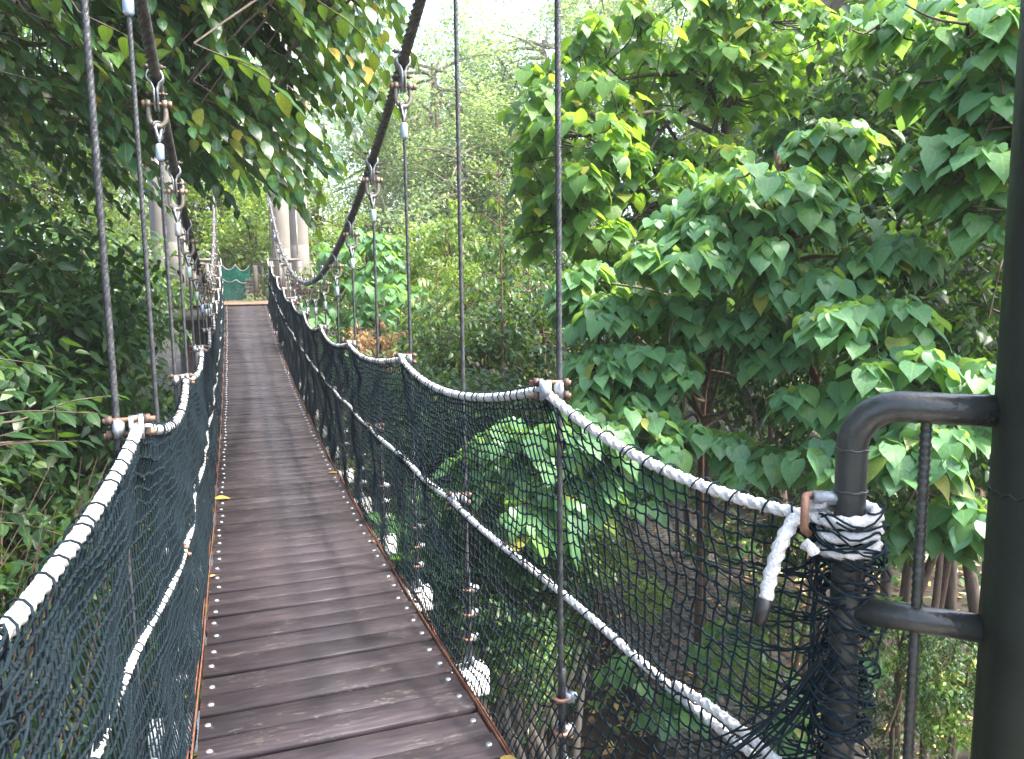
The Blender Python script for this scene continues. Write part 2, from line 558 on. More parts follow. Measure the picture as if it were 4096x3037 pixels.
def build_path():
    d = np.gradient(PATH, axis=0)
    d /= np.linalg.norm(d, axis=1)[:, None]
    side = np.stack([d[:, 1], -d[:, 0], 0 * d[:, 0]], 1)
    zc = ground_z(PATH[:, 0], PATH[:, 1]) + .16
    rows = []
    for s in (-.5, -.17, .17, .5):
        p = PATH + side * s * PATH_W
        p[:, 2] = zc
        rows.append(p)
    low = []
    for s in (-.5, .5):
        p = PATH + side * s * PATH_W
        p[:, 2] = zc - .5
        low.append(p)
    allr = [low[0]] + rows + [low[1]]
    V = np.stack(allr, 1).reshape(-1, 3)
    k = len(allr)
    F = []
    for i in range(len(PATH) - 1):
        for j in range(k - 1):
            F.append([i * k + j, i * k + j + 1, (i + 1) * k + j + 1, (i + 1) * k + j])
    path = structure('path', fast_mesh('path', V, np.array(F), 'joint'))
    # interlocking zig-zag pavers, laid in staggered rows across the path
    L, Wd, T = .225, .118, .05
    prof = np.array([(-.5, -.42), (-.25, -.5), (-.05, -.34), (.25, -.34), (.5, -.5), (.5, .36), (.25, .5), (.05, .36), (-.25, .36), (-.5, .5)])
    prof = prof * np.array([L - .008, Wd - .004])
    n = len(prof)
    V0 = np.concatenate([np.c_[prof, np.full(n, 0)], np.c_[prof * .95, np.full(n, T)]])
    side_q = np.array([[i, (i + 1) % n, n + (i + 1) % n, n + i] for i in range(n)])
    top = np.arange(n, 2 * n)[None, :]
    me = fast_mesh('paver', V0, [side_q, top], 'paver')
    s = np.concatenate([[0], np.cumsum(np.linalg.norm(np.diff(PATH[:, :2], axis=0), axis=1))])
    spots = []
    for ri, sv in enumerate(np.arange(3.0, 16.0, Wd)):
        c = np.array([np.interp(sv, s, PATH[:, k]) for k in range(2)])
        dd = np.array([np.interp(sv, s, d[:, k]) for k in range(2)])
        dd /= np.linalg.norm(dd)
        ss = np.array([dd[1], -dd[0]])
        zz = np.interp(sv, s, zc)
        nn = int(PATH_W / L)
        for q in range(nn):
            off = (q - (nn - 1) / 2 + (.25 if ri % 2 else -.25)) * L
            if abs(off) > PATH_W / 2 - .1:
                continue
            w = c + ss * off
            spots.append((w[0], w[1], zz - T + .012 + rnd.uniform(0, .007), dd, ss))
    def dist(sp):
        p = np.array(sp[:3]) - CAM
        dep = p @ _f
        u, v = p @ _r2 / dep, p @ _u2 / dep
        # the ones that show through the net beside the bridge come first
        return (0 if (abs(u - .21) < .24 and -.45 < v < -.15) else 10) + dep * .1
    spots.sort(key=dist)
    rest_v, rest_q, rest_t, nv = [], [], [], 0
    for i, (x, y, z, dd, ss) in enumerate(spots):
        R = np.array([[ss[0], dd[0], 0], [ss[1], dd[1], 0], [0, 0, 1]])
        if i < 300:
            place('paver', me, path, (x, y, z), R)
        else:
            rest_v.append(V0 @ R.T + np.array([x, y, z]))
            rest_q.append(side_q + nv)
            rest_t.append(top + nv)
            nv += len(V0)
    o = place('paver_field', fast_mesh('paver_field', np.concatenate(rest_v), [np.concatenate(rest_q), np.concatenate(rest_t)], 'paver'), path)
    o['kind'] = 'stuff'


build_path()


def deck_z(y):
    return -.07 + .0059 * (y - 6.0) ** 2


# ------------------------------------------------------------------ footbridge deck
DECK_Y0, DECK_Y1, W = 1.25, 19.75, .95
HANG_L = [2.14 + 1.0 * k for k in range(18)]
HANG_R = [2.05 + 1.01 * k for k in range(18)]


def build_deck():
    deck = thing('footbridge_deck', 'narrow wet brown plank deck of the suspension footbridge', 'bridge deck', (0, 2, deck_z(2)))
    # plank with a slightly rounded top
    def plank_mesh(w, th=.028):
        b = .002
        prof = [(-w / 2, -th), (-w / 2, -b), (-w / 2 + b, 0), (w / 2 - b, 0), (w / 2, -b), (w / 2, -th)]
        V = [(x, y, z) for x in (-W / 2, W / 2) for (y, z) in prof]
        n = len(prof)
        Q = [[i, n + i, n + (i + 1) % n, (i + 1) % n] for i in range(n)]
        return fast_mesh('plank', V, [np.array(Q), np.array([list(range(n)), list(range(2 * n - 1, n - 1, -1))])], 'plank')
    meshes = [plank_mesh(w) for w in (.148, .145, .142)]
    mb = MB()
    a = np.linspace(0, 2 * PI, 10, endpoint=False)
    rings = [(.0118, 0), (.011, .0028), (.0075, .0048), (.003, .0044)]
    V = np.array([(r * math.cos(t), r * math.sin(t), z) for r, z in rings for t in a])
    Q = [[i * 10 + j, i * 10 + (j + 1) % 10, (i + 1) * 10 + (j + 1) % 10, (i + 1) * 10 + j] for i in range(3) for j in range(10)]
    screw = fast_mesh('screw', V, [np.array(Q), np.arange(30, 40)[None, :]], 'galv', None, True)
    y = DECK_Y0
    i = 0
    while y < DECK_Y1:
        yc = y + .0745
        s = .0118 * (yc - 6)
        n = math.hypot(1, s)
        R = np.array([[1, 0, 0], [0, 1 / n, -s / n], [0, s / n, 1 / n]])
        tw = rnd.gauss(0, .0016)
        R = R @ np.array([[math.cos(tw), -math.sin(tw), 0], [math.sin(tw), math.cos(tw), 0], [0, 0, 1]])
        loc = np.array([rnd.gauss(0, .003), yc, deck_z(yc) + rnd.gauss(0, .0012)])
        pl = place('plank', meshes[i % 3 if i % 2 == 0 else 1], deck, loc, R)
        # screws: one near each end, sitting on the board
        for sx in (-1, 1):
            l = np.array([sx * (W / 2 - .035 + rnd.gauss(0, .004)), rnd.gauss(0, .012), .0])
            so = bpy.data.objects.new('screw', screw)
            col.objects.link(so)
            so.parent = pl
            so.location = l
        y += .1485 + (.0055 if i % 2 == 0 else max(.008, rnd.gauss(.021, .005)))
        i += 1
    # rusty edge strips: two thin upright bars along either side
    ys = np.arange(DECK_Y0, DECK_Y1 + .01, .2)
    for sx in (-1, 1):
        for off, h, dz in ((.486, .036, .006), (.499, .03, -.002)):
            mb = MB()
            brk = None
            if sx > 0 and off > .49:
                brk = 3.72
            V = []
            for yy in ys:
                kink = 0
                if brk and abs(yy - brk) < .5:
                    kink = .035 * (1 - abs(yy - brk) / .5)
                x = sx * (off + kink + .002 * math.sin(yy * 3.1))
                z = deck_z(yy) + dz + .003 * math.sin(yy * 2.3 + off * 40)
                V += [(x - .002, yy, z - h), (x + .002, yy, z - h), (x + .002, yy, z), (x - .002, yy, z)]
            Q = [[k * 4 + j, k * 4 + (j + 1) % 4, k * 4 + 4 + (j + 1) % 4, k * 4 + 4 + j] for k in range(len(ys) - 1) for j in range(4)]
            mb.add(V, Q)
            part('edge_strip', mb, 'rust', deck)
    for sx in (-.33, .33):
        mb = MB()
        V = []
        for yy in ys:
            z = deck_z(yy) - .03
            V += [(sx - .03, yy, z - .06), (sx + .03, yy, z - .06), (sx + .03, yy, z), (sx - .03, yy, z)]
        Q = [[k * 4 + j, k * 4 + (j + 1) % 4, k * 4 + 4 + (j + 1) % 4, k * 4 + 4 + j] for k in range(len(ys) - 1) for j in range(4)]
        mb.add(V, Q + [[0, 3, 2, 1], [len(V) - 4, len(V) - 3, len(V) - 2, len(V) - 1]])
        part('joist', mb, 'steel_dark', deck)
    # white crossbeams, chamfered, with an end plate and a lug for the hanger
    def beam():
        mb = MB()
        h, c = .058, .012
        prof = [(-h + c, -h), (h - c, -h), (h, -h + c), (h, h - c), (h - c, h), (-h + c, h), (-h, h - c), (-h, -h + c)]
        xs = [-.665, .675]
        V = [(x, p[0], p[1]) for x in xs for p in prof]
        Q = [[i, (i + 1) % 8, 8 + (i + 1) % 8, 8 + i] for i in range(8)]
        T = [[0, i + 1, i] for i in range(1, 7)] + [[8, 8 + i, 8 + i + 1] for i in range(1, 7)]
        return mb.add(V, Q, T).mesh('crossbeam', 'white')
    def lug():
        mb = MB()
        t = np.linspace(0, PI, 9)
        mb.tube(np.c_[.022 * np.cos(t), 0 * t, .012 + .04 * np.sin(t)], .008, 6)
        mb.box((0, 0, .005), (.07, .05, .01))
        return mb.mesh('hanger_lug', 'cast', True)
    bm, lm = beam(), lug()
    for k in range(-0, 18):
        yy = HANG_R[k]
        if yy > DECK_Y1:
            continue
        b = place('crossbeam', bm, deck, (0, yy, deck_z(yy) - .155))
        place('hanger_lug', lm, b, (-.575, yy + (HANG_L[k] - HANG_R[k]) * .3, deck_z(yy) - .097))
        place('hanger_lug', lm, b, (.60, yy, deck_z(yy) - .097))


build_deck()


# ------------------------------------------------------------------ main cables and hangers
def cable_z(y, side):
    if side > 0:
        return 1.56 + (.0315 if y < 10 else .0258) * (y - 10) ** 2
    return 1.575 + (.0275 if y < 10 else .0245) * (y - 10) ** 2


def cable_x(y, side):
    return .60 if side > 0 else -.57


def build_cables():
    for side, lab in ((1, 'thick dark twisted main cable curving down beside the grey pipe railing side'),
                      (-1, 'thick dark twisted main cable partly hidden behind the overhanging leafy branches')):
        c = thing('main_cable', lab, 'cable', (cable_x(0, side), 10, cable_z(10, side)))
        ys = np.arange(1.0, 20.6, .014)
        pts = np.array([(cable_x(y, side), y, cable_z(y, side)) for y in ys])
        mb = MB()
        mb.tube(pts, .029, 21, True, 7, .30, .40)
        part('strand_rope', mb, 'cable', c, True)


build_cables()


def hex_nut(mb, c, axis, r, h):
    a = np.asarray(axis, float)
    mb.tube([np.asarray(c) - a * h / 2, np.asarray(c) + a * h / 2], r, 6)


def hanger_meshes():
    H = {}
    # omega-shaped saddle plates round the cable, extruded along it
    def plate(sg):
        prof = [(.004, -.150), (.004, -.055)]
        for t in np.linspace(-62, 58, 9):
            prof.append((.031 * math.cos(math.radians(t)), .031 * math.sin(math.radians(t))))
        prof += [(.012, .034), (.010, .060)]
        prof = np.array(prof)
        d = np.gradient(prof, axis=0)
        d /= np.linalg.norm(d, axis=1)[:, None]
        nrm = np.c_[d[:, 1], -d[:, 0]] * .007
        inner, outer = prof, prof + nrm
        n = len(prof)
        V = []
        for y in (-.032, .032):
            for p in inner:
                V.append((sg * p[0], y, p[1]))
            for p in outer:
                V.append((sg * p[0], y, p[1]))
        Q = []
        for i in range(n - 1):
            Q += [[i, i + 1, n + i + 1, n + i], [2 * n + i, 3 * n + i, 3 * n + i + 1, 2 * n + i + 1],
                  [i, 2 * n + i, 2 * n + i + 1, i + 1], [n + i, n + i + 1, 3 * n + i + 1, 3 * n + i]]
        Q += [[0, n, 3 * n, 2 * n], [n - 1, 3 * n - 1, 4 * n - 1, 2 * n - 1]]
        return V, Q
    for sg, nm in ((-1, 'pl'), (1, 'pr')):
        mb = MB()
        mb.add(*plate(sg))
        H[nm] = mb.mesh('clamp_plate', 'galv')
    mb = MB()
    for z, l in ((-.075, .05), (.047, .05)):
        mb.cyl((-l, 0, z), (l, 0, z), .006, 6)
        hex_nut(mb, (-.034, 0, z), (1, 0, 0), .012, .012)
        hex_nut(mb, (.03, 0, z), (1, 0, 0), .012, .012)
    H['bolt'] = mb.mesh('clamp_bolts', 'rustnut')
    # bow shackle
    mb = MB()
    pts = [(-.034, 0, -.105), (-.036, 0, -.14), (-.037, 0, -.175)]
    for t in np.linspace(180, 360, 11)[1:-1]:
        pts.append((.037 * math.cos(math.radians(t)), 0, -.18 + .045 * math.sin(math.radians(t))))
    pts += [(.037, 0, -.175), (.036, 0, -.14), (.034, 0, -.105)]
    mb.tube(smooth_path(pts, 28), .0115, 8)
    for s in (-1, 1):
        mb.cyl((s * .024, 0, -.122), (s * .046, 0, -.122), .02, 10)
    H['shackle'] = mb.mesh('shackle', 'shackle', True)
    mb = MB()
    mb.cyl((-.06, 0, -.122), (.06, 0, -.122), .009, 8)
    hex_nut(mb, (-.058, 0, -.122), (1, 0, 0), .017, .014)
    hex_nut(mb, (.058, 0, -.122), (1, 0, 0), .017, .016)
    H['pin'] = mb.mesh('pin', 'copper')
    # wire eye with thimble
    ang = math.radians(35)
    def loop(r0, sx, zt, zb):
        t = np.linspace(0, PI, 12)
        p = [(0, 0, zb)] + [(-sx * math.cos(q), 0, zt + sx * .7 * math.sin(q)) for q in t] + [(0, 0, zb)]
        P = smooth_path(p, 34)
        return np.c_[P[:, 0] * math.cos(ang), P[:, 0] * math.sin(ang), P[:, 2]]
    mb = MB()
    mb.tube(loop(0, .027, -.225, -.315), .0092, 8, True, 6, .1, .2)
    H['eye'] = mb.mesh('wire_eye', 'wire', True)
    mb = MB()
    mb.tube(loop(0, .017, -.224, -.30), .0065, 6)
    H['thimble'] = mb.mesh('thimble', 'galv', True)
    mb = MB()
    mb.tube([(0, 0, -.305), (0, 0, -.312), (0, 0, -.375), (0, 0, -.385)], [.013, .019, .019, .013], 12)
    for m in ('blue', 'green', 'galv'):
        H['f' + m] = mb.mesh('ferrule', m, True)
    # wire rope clip: grey saddle with a copper U-bolt
    mb = MB()
    mb.box((.0, -.012, 0), (.05, .016, .026))
    mb.box((-.019, -.024, 0), (.014, .016, .03))
    mb.box((.019, -.024, 0), (.014, .016, .03))
    hex_nut(mb, (-.019, -.034, 0), (0, 1, 0), .012, .012)
    hex_nut(mb, (.019, -.034, 0), (0, 1, 0), .012, .012)
    H['saddle'] = mb.mesh('saddle', 'cast')
    mb = MB()
    t = np.linspace(0, PI, 9)
    mb.tube([(-.019, -.045, 0)] + [(-.019 * math.cos(q), .006 + .016 * math.sin(q), 0) for q in t] + [(.019, -.045, 0)], .0062, 7)
    H['ubolt'] = mb.mesh('u_bolt', 'copper', True)
    # clamp that ties the hand rope to the wire: cast body, second saddle, two copper bolts, nuts
    mb = MB()
    mb.tube([(-.016, -.02, 0), (.016, -.02, 0)], .03, 12)
    mb.box((-.012, 0, 0), (.014, .075, .062))
    mb.box((.014, 0, .0), (.012, .07, .055))
    H['cbody'] = mb.mesh('clamp_body', 'cast', False)
    mb = MB()
    mb.tube([(.030, 0, 0), (.048, 0, 0), (.062, 0, 0)], [.018, .03, .014], 10)
    mb.box((.052, 0, 0), (.012, .07, .05))
    H['csaddle'] = mb.mesh('clamp_saddle', 'cast', False)
    for i, z in enumerate((-.02, .022)):
        y = .012 * (1 if z > 0 else -1)
        mb = MB()
        mb.cyl((-.05, y, z), (.085, -.004, z), .0075, 7)
        H['cbolt%d' % i] = mb.mesh('clamp_bolt', 'copper')
        mb = MB()
        hex_nut(mb, (-.028, y, z), (1, 0, 0), .0155, .018)
        H['cnut%d' % i] = mb.mesh('clamp_nut', 'rustnut')
        mb = MB()
        hex_nut(mb, (.07, -.004, z), (1, 0, 0), .0155, .016)
        H['cnut%d' % (i + 2)] = mb.mesh('clamp_nut', 'rustnut')
    return H


ROPE_H = 1.15


def rope_top_z(side, k):
    y = (HANG_R if side > 0 else HANG_L)[k]
    z = deck_z(y) + ROPE_H
    if side > 0:
        z += {0: .06, 2: 0.04}.get(k, 0)
    else:
        z += {0: .02, 2: -.02}.get(k, 0)
    return z


CLAMP_BITS = [('clamp_saddle', 'csaddle')] + [('clamp_bolt', 'cbolt%d' % i) for i in range(2)] + [('clamp_nut', 'cnut%d' % i) for i in range(4)]
ORD = 'first second third fourth fifth sixth seventh eighth ninth tenth eleventh twelfth thirteenth fourteenth fifteenth sixteenth seventeenth eighteenth'.split()


def build_hangers():
    H = hanger_meshes()
    fer = ['fblue', 'fgreen', 'fgalv', 'fgreen', 'fgalv']
    for side in (1, -1):
        for k in range(18):
            y = (HANG_R if side > 0 else HANG_L)[k]
            x = cable_x(y, side)
            zc = cable_z(y, side)
            zb = deck_z(y) - .06
            tied = k % 2 == 0
            where = 'the bent pipe post, on the railing side' if side > 0 else 'the near landing, on the leafy tree side'
            lab = ORD[k] + ' wire hanger from ' + where
            t = thing('hanger_cable', lab, 'hanger cable', (x, y, zb), 'hanger wires of the footbridge')
            s = (2 * .0315 * (y - 10))
            n = math.hypot(1, s)
            R = np.array([[1, 0, 0], [0, 1 / n, -s / n], [0, s / n, 1 / n]])
            up = R if abs(s) < .25 else R
            top = np.array([x, y, zc])
            cl = place('cable_clamp', H['pl'], t, top, np.eye(3))
            place('clamp_plate', H['pr'], cl, top)
            place('clamp_bolt', H['bolt'], cl, top)
            sh = place('shackle', H['shackle'], t, top)
            place('pin', H['pin'], sh, top)
            ey = place('wire_eye', H['eye'], t, top)
            place('thimble', H['thimble'], ey, top)
            place('ferrule', H[fer[(k * 2 + (0 if side > 0 else 3)) % 5] if k != 2 else 'fblue'], t, top)
            near = y < 8.5
            zt = zc - .36
            mb = MB()
            step = .012 if near else .25
            zs = np.linspace(zb + .03, zt, max(3, int((zt - zb) / step)))
            mb.tube([(x, y, z) for z in zs], .0092, 18 if near else 6, True, 6 if near else 0, .13, .42)
            part('wire', mb, 'wire', t, True)
            # doubled tail of the wire held by three clips above the beam
            mb = MB()
            zz = np.linspace(zb - .02, zb + .42, 12)
            sx = 1 if side > 0 else -1
            mb.tube([(x, y, zb - .025)] + [(x, y - .019, z) for z in zz], .0085, 7)
            part('wire_tail', mb, 'wire', t, True)
            for q in range(3):
                z = zb + .10 + .11 * q
                a = rnd.uniform(-.3, .3) + PI / 2 + (.6 if side > 0 else -.6)
                Rz = np.array([[math.cos(a), -math.sin(a), 0], [math.sin(a), math.cos(a), 0], [0, 0, 1]])
                w = place('wire_clip', H['saddle'], t, (x, y - .008, z), Rz)
                u = bpy.data.objects.new('u_bolt', H['ubolt'])
                col.objects.link(u)
                u.parent = w
            if tied:
                for zr, yo in ((rope_top_z(side, k), 0.0), ) + (((deck_z(y) + .62, 0),) if False else ()):
                    a = 0.0 if side > 0 else PI
                    a += -.35 if side > 0 else .12
                    Rz = np.array([[math.cos(a), -math.sin(a), 0], [math.sin(a), math.cos(a), 0], [0, 0, 1]])
                    c0 = (x - side * .045, y, zr)
                    c = place('rope_clamp', H['cbody'], t, c0, Rz, .88)
                    for nm, key in CLAMP_BITS:
                        o = bpy.data.objects.new(nm, H[key])
                        col.objects.link(o)
                        o.parent = c
            else:
                a = (0.0 if side > 0 else PI) - .3
                Rz = np.array([[math.cos(a), -math.sin(a), 0], [math.sin(a), math.cos(a), 0], [0, 0, 1]])
                c = place('rope_clamp', H['cbody'], t, (x - side * .045, y, mid_z(side, y)), Rz, .82)
                for nm, key in CLAMP_BITS:
                    o = bpy.data.objects.new(nm, H[key])
                    col.objects.link(o)
                    o.parent = c


def mid_z(side, y):
    return deck_z(y) + (.66 if side > 0 else .55)


build_hangers()

# ------------------------------------------------------------------ ropes
POST_R = np.array([.876, 1.205, 0])
POST_L = np.array([-.70, .88, 0])


def rope_curves(side):
    """top and middle rope as dense polylines ordered by growing y"""
    Hs = HANG_R if side > 0 else HANG_L
    x = cable_x(0, side) - side * .05
    ks = list(range(0, 18, 2))
    top, mid = [], []
    if side > 0:
        start = np.array([POST_R[0] - .05, POST_R[1] + .02, 1.055])
        mstart = np.array([POST_R[0] - .05, POST_R[1] - .05, .45])
    else:
        start = np.array([-.615, .93, 1.075])
        mstart = np.array([-.60, .9, .74])
    c = [start] + [np.array([x, Hs[k], rope_top_z(side, k)]) for k in ks] + [np.array([x, 19.85, deck_z(19.85) + ROPE_H - .02])]
    for i in range(len(c) - 1):
        ln = np.linalg.norm(c[i + 1] - c[i])
        n = max(4, int(ln / .012))
        sag = .05 if i == 0 else .075 + .02 * math.sin(i * 2.1)
        if side < 0 and i == 0:
            sag = .015
        for t in np.linspace(0, 1, n, endpoint=False):
            p = c[i] * (1 - t) + c[i + 1] * t
            p = p + np.array([-side * .02 * 4 * t * (1 - t), 0, -4 * sag * t * (1 - t)])
            top.append(p)
    top.append(c[-1])
    x2 = x - side * .01
    c = [mstart] + [np.array([x2, Hs[k], mid_z(side, Hs[k])]) for k in range(1, 18, 2)] + [np.array([x2, 19.85, deck_z(19.85) + .6])]
    for i in range(len(c) - 1):
        ln = np.linalg.norm(c[i + 1] - c[i])
        n = max(4, int(ln / .012))
        sag = .02
        for t in np.linspace(0, 1, n, endpoint=False):
            p = c[i] * (1 - t) + c[i + 1] * t
            mid.append(p + np.array([-side * .01 * math.sin(9 * t), 0, -4 * sag * t * (1 - t)]))
    mid.append(c[-1])
    return np.array(top), np.array(mid)


ROPES = {s: rope_curves(s) for s in (1, -1)}


def build_ropes():
    names = {(1, 0): ('hand_rope', 'white twisted hand rope knotted round the grey bent pipe post'),
             (-1, 0): ('hand_rope', 'white twisted hand rope sagging along the leafy tree side of the deck'),
             (1, 1): ('middle_rope', 'white rope threaded at knee height through the net below the railing rope'),
             (-1, 1): ('middle_rope', 'white rope threaded at knee height through the net on the leafy tree side')}
    for side in (1, -1):
        for w in (0, 1):
            P = ROPES[side][w]
            nm, lab = names[(side, w)]
            t = thing(nm, lab, 'rope', P[0])
            r = .0155 if w == 0 else .0135
            near = P[P[:, 1] < 9.0]
            far = P[P[:, 1] >= 8.98][::3]
            mb = MB()
            mb.tube(near, r, 12, True, 3, .095, .24)
            mb.tube(far, r * .95, 8, True, 3, .10, .3)
            part('strand', mb, 'rope', t, True)
            if side > 0 and w == 0:
                # three turns round the post, the end hanging free with black tape
                mb = MB()
                q = np.linspace(0, 2 * PI * 3.1, 190)
                pts = np.c_[POST_R[0] + .052 * np.cos(-q + 2.6), POST_R[1] + .052 * np.sin(-q + 2.6), 1.085 - .031 * q / (2 * PI)]
                pts = np.concatenate([P[3:4], [pts[0] * .5 + P[3] * .5 + np.array([0, 0, .012])], pts, [[POST_R[0] - .085, POST_R[1] - .005, 1.0], [POST_R[0] - .11, POST_R[1], 1.015]]])
                mb.tube(smooth_path(pts, 260), .0145, 12, True, 3, .085, .26)
                part('wrap', mb, 'rope', t, True)
                mb = MB()
                a0 = P[3]
                tail = smooth_path([a0 + np.array([-.02, 0, .0]), a0 + np.array([-.055, -.005, -.04]), a0 + np.array([-.085, -.01, -.10]), a0 + np.array([-.105, -.015, -.165])], 60)
                mb.tube(tail, .016, 12, True, 3, .085, .30)
                tl = part('rope_tail', mb, 'rope', t, True)
                mb = MB()
                e = tail[-1]
                mb.tube([e + np.array([.001, 0, .008]), e + np.array([-.012, 0, -.045])], [.0165, .0125], 10)
                part('tape', mb, 'tape', tl, True)
                # copper U-bolt clip on the knot
                mb = MB()
                b0 = a0 + np.array([-.005, -.02, .012])
                tt = np.linspace(0, PI, 12)
                dx = np.array([.8, -.55, 0])
                mb.tube([b0 + dx * .0 + np.array([.0, 0, -.045])] + [b0 + np.array([-.012 - .018 * math.sin(v) , -.02 * math.sin(v), -.035 * math.cos(v)]) for v in tt] + [b0 + np.array([.03, 0.0, .035])], .0085, 8)
                part('u_bolt', mb, 'copper', t, True)
                mb = MB()
                mb.box(b0 + np.array([.035, -.012, .03]), (.055, .022, .022), np.array([[.82, .57, 0], [-.57, .82, 0], [0, 0, 1]]))
                mb.cyl(b0 + np.array([.0, -.01, .035]), b0 + np.array([.06, -.03, .032]), .011, 8)
                part('saddle', mb, 'cast', t)
            if side > 0 and w == 1:
                mb = MB()
                j = 42
                seg = P[8:j] + np.array([-.012, -.006, .03]) * np.sin(np.linspace(0, PI, j - 8))[:, None] + np.array([0, 0, .018])
                mb.tube(seg, r, 12, True, 3, .095, .24)
                part('rope_end', mb, 'rope', t, True)
            if side < 0 and w == 0:
                mb = MB()
                a0 = P[0]
                q = np.linspace(0, 2 * PI * 2.0, 90)
                pts = np.c_[a0[0] + .035 * np.cos(q) - .02, a0[1] + .035 * np.sin(q) + .10, a0[2] - .02 - .028 * q / (2 * PI)]
                mb.tube(pts, .0145, 12, True, 3, .085, .26)
                tail = smooth_path([pts[-1], a0 + np.array([.0, .13, -.12]), a0 + np.array([.02, .16, -.22]), a0 + np.array([.03, .15, -.34])], 60)
                mb.tube(tail, .0155, 12, True, 3, .085, .30)
                part('knot', mb, 'rope', t, True)


build_ropes()


# ------------------------------------------------------------------ nets
def prisms(A, B, ra, sides=3):
    """thin bars from A to B (n x 3 each)"""
    d = B - A
    L = np.maximum(np.linalg.norm(d, axis=1), 1e-9)[:, None]
    d = d / L
    ref = np.where(np.abs(d[:, 2:3]) < .9, np.array([[0, 0, 1.0]]), np.array([[1.0, 0, 0]]))
    n = np.cross(d, ref)
    n /= np.linalg.norm(n, axis=1)[:, None]
    b = np.cross(d, n)
    ra = np.broadcast_to(np.asarray(ra, float).reshape(-1, 1), (len(A), 1))
    rings = []
    for P in (A, B):
        for k in range(sides):
            a = 2 * PI * k / sides
            rings.append(P + ra * (math.cos(a) * n + math.sin(a) * b))
    V = np.stack(rings, 1).reshape(-1, 3)
    base = np.arange(len(A))[:, None] * (2 * sides)
    Q = np.concatenate([base + np.array([[k, (k + 1) % sides, sides + (k + 1) % sides, sides + k]]) for k in range(sides)])
    return V, Q


def knots(P, r):
    o = np.array([[1, 0, 0], [-1, 0, 0], [0, 1, 0], [0, -1, 0], [0, 0, 1], [0, 0, -1.0]])
    V = (P[:, None, :] + o[None] * np.asarray(r).reshape(-1, 1, 1)).reshape(-1, 3)
    f = np.array([[0, 2, 4], [2, 1, 4], [1, 3, 4], [3, 0, 4], [2, 0, 5], [1, 2, 5], [3, 1, 5], [0, 3, 5]])
    T = (np.arange(len(P))[:, None, None] * 6 + f[None]).reshape(-1, 3)
    return V, T


def vnoise(a, b, seed):
    """cheap smooth 2-D noise"""
    r = np.random.default_rng(seed)
    out = 0
    for i in range(6):
        f = r.uniform(.6, 3.2, 2)
        p = r.uniform(0, 6.28, 2)
        out = out + np.sin(a * f[0] * 3 + p[0] + 1.7 * np.sin(b * f[1] + p[1])) * np.cos(b * f[1] * 2.3 + p[1]) / 3
    return out


def net_surface(side):
    top, mid = ROPES[side]
    def at_y(P, y):
        return np.stack([np.interp(y, P[:, 1], P[:, k]) for k in (0, 1, 2)], -1)
    def bottom(y):
        x = np.where(y < 2.0, side * (.50 + .30 * np.clip((2.0 - y) / .8, 0, 1) ** 1.3), side * .497)
        if side < 0:
            x = np.where(y < 1.8, -.497 - .05 * np.clip((1.8 - y) / .8, 0, 1), -.497)
        return np.stack([x, y, deck_z(y) - .03], -1)
    def S(y, v):
        a, m, b = at_y(top, y), at_y(mid, y), bottom(y)
        v = v[..., None]
        p = np.where(v < .5, a * (1 - 2 * v) + m * 2 * v, m * (2 - 2 * v) + b * (2 * v - 1))
        bag = np.sin(np.clip(v[..., 0], 0, 1) * 2 * PI) ** 2
        p[..., 0] += side * (.022 * bag + .016 * vnoise(y * 1.1, v[..., 0] * 3, 5 + side)) * np.clip(v[..., 0] * 8, 0, 1)
        p[..., 2] += .010 * vnoise(y * 2.0, v[..., 0] * 5, 9 + side) * np.clip(v[..., 0] * 8, 0, 1)
        return p
    return S


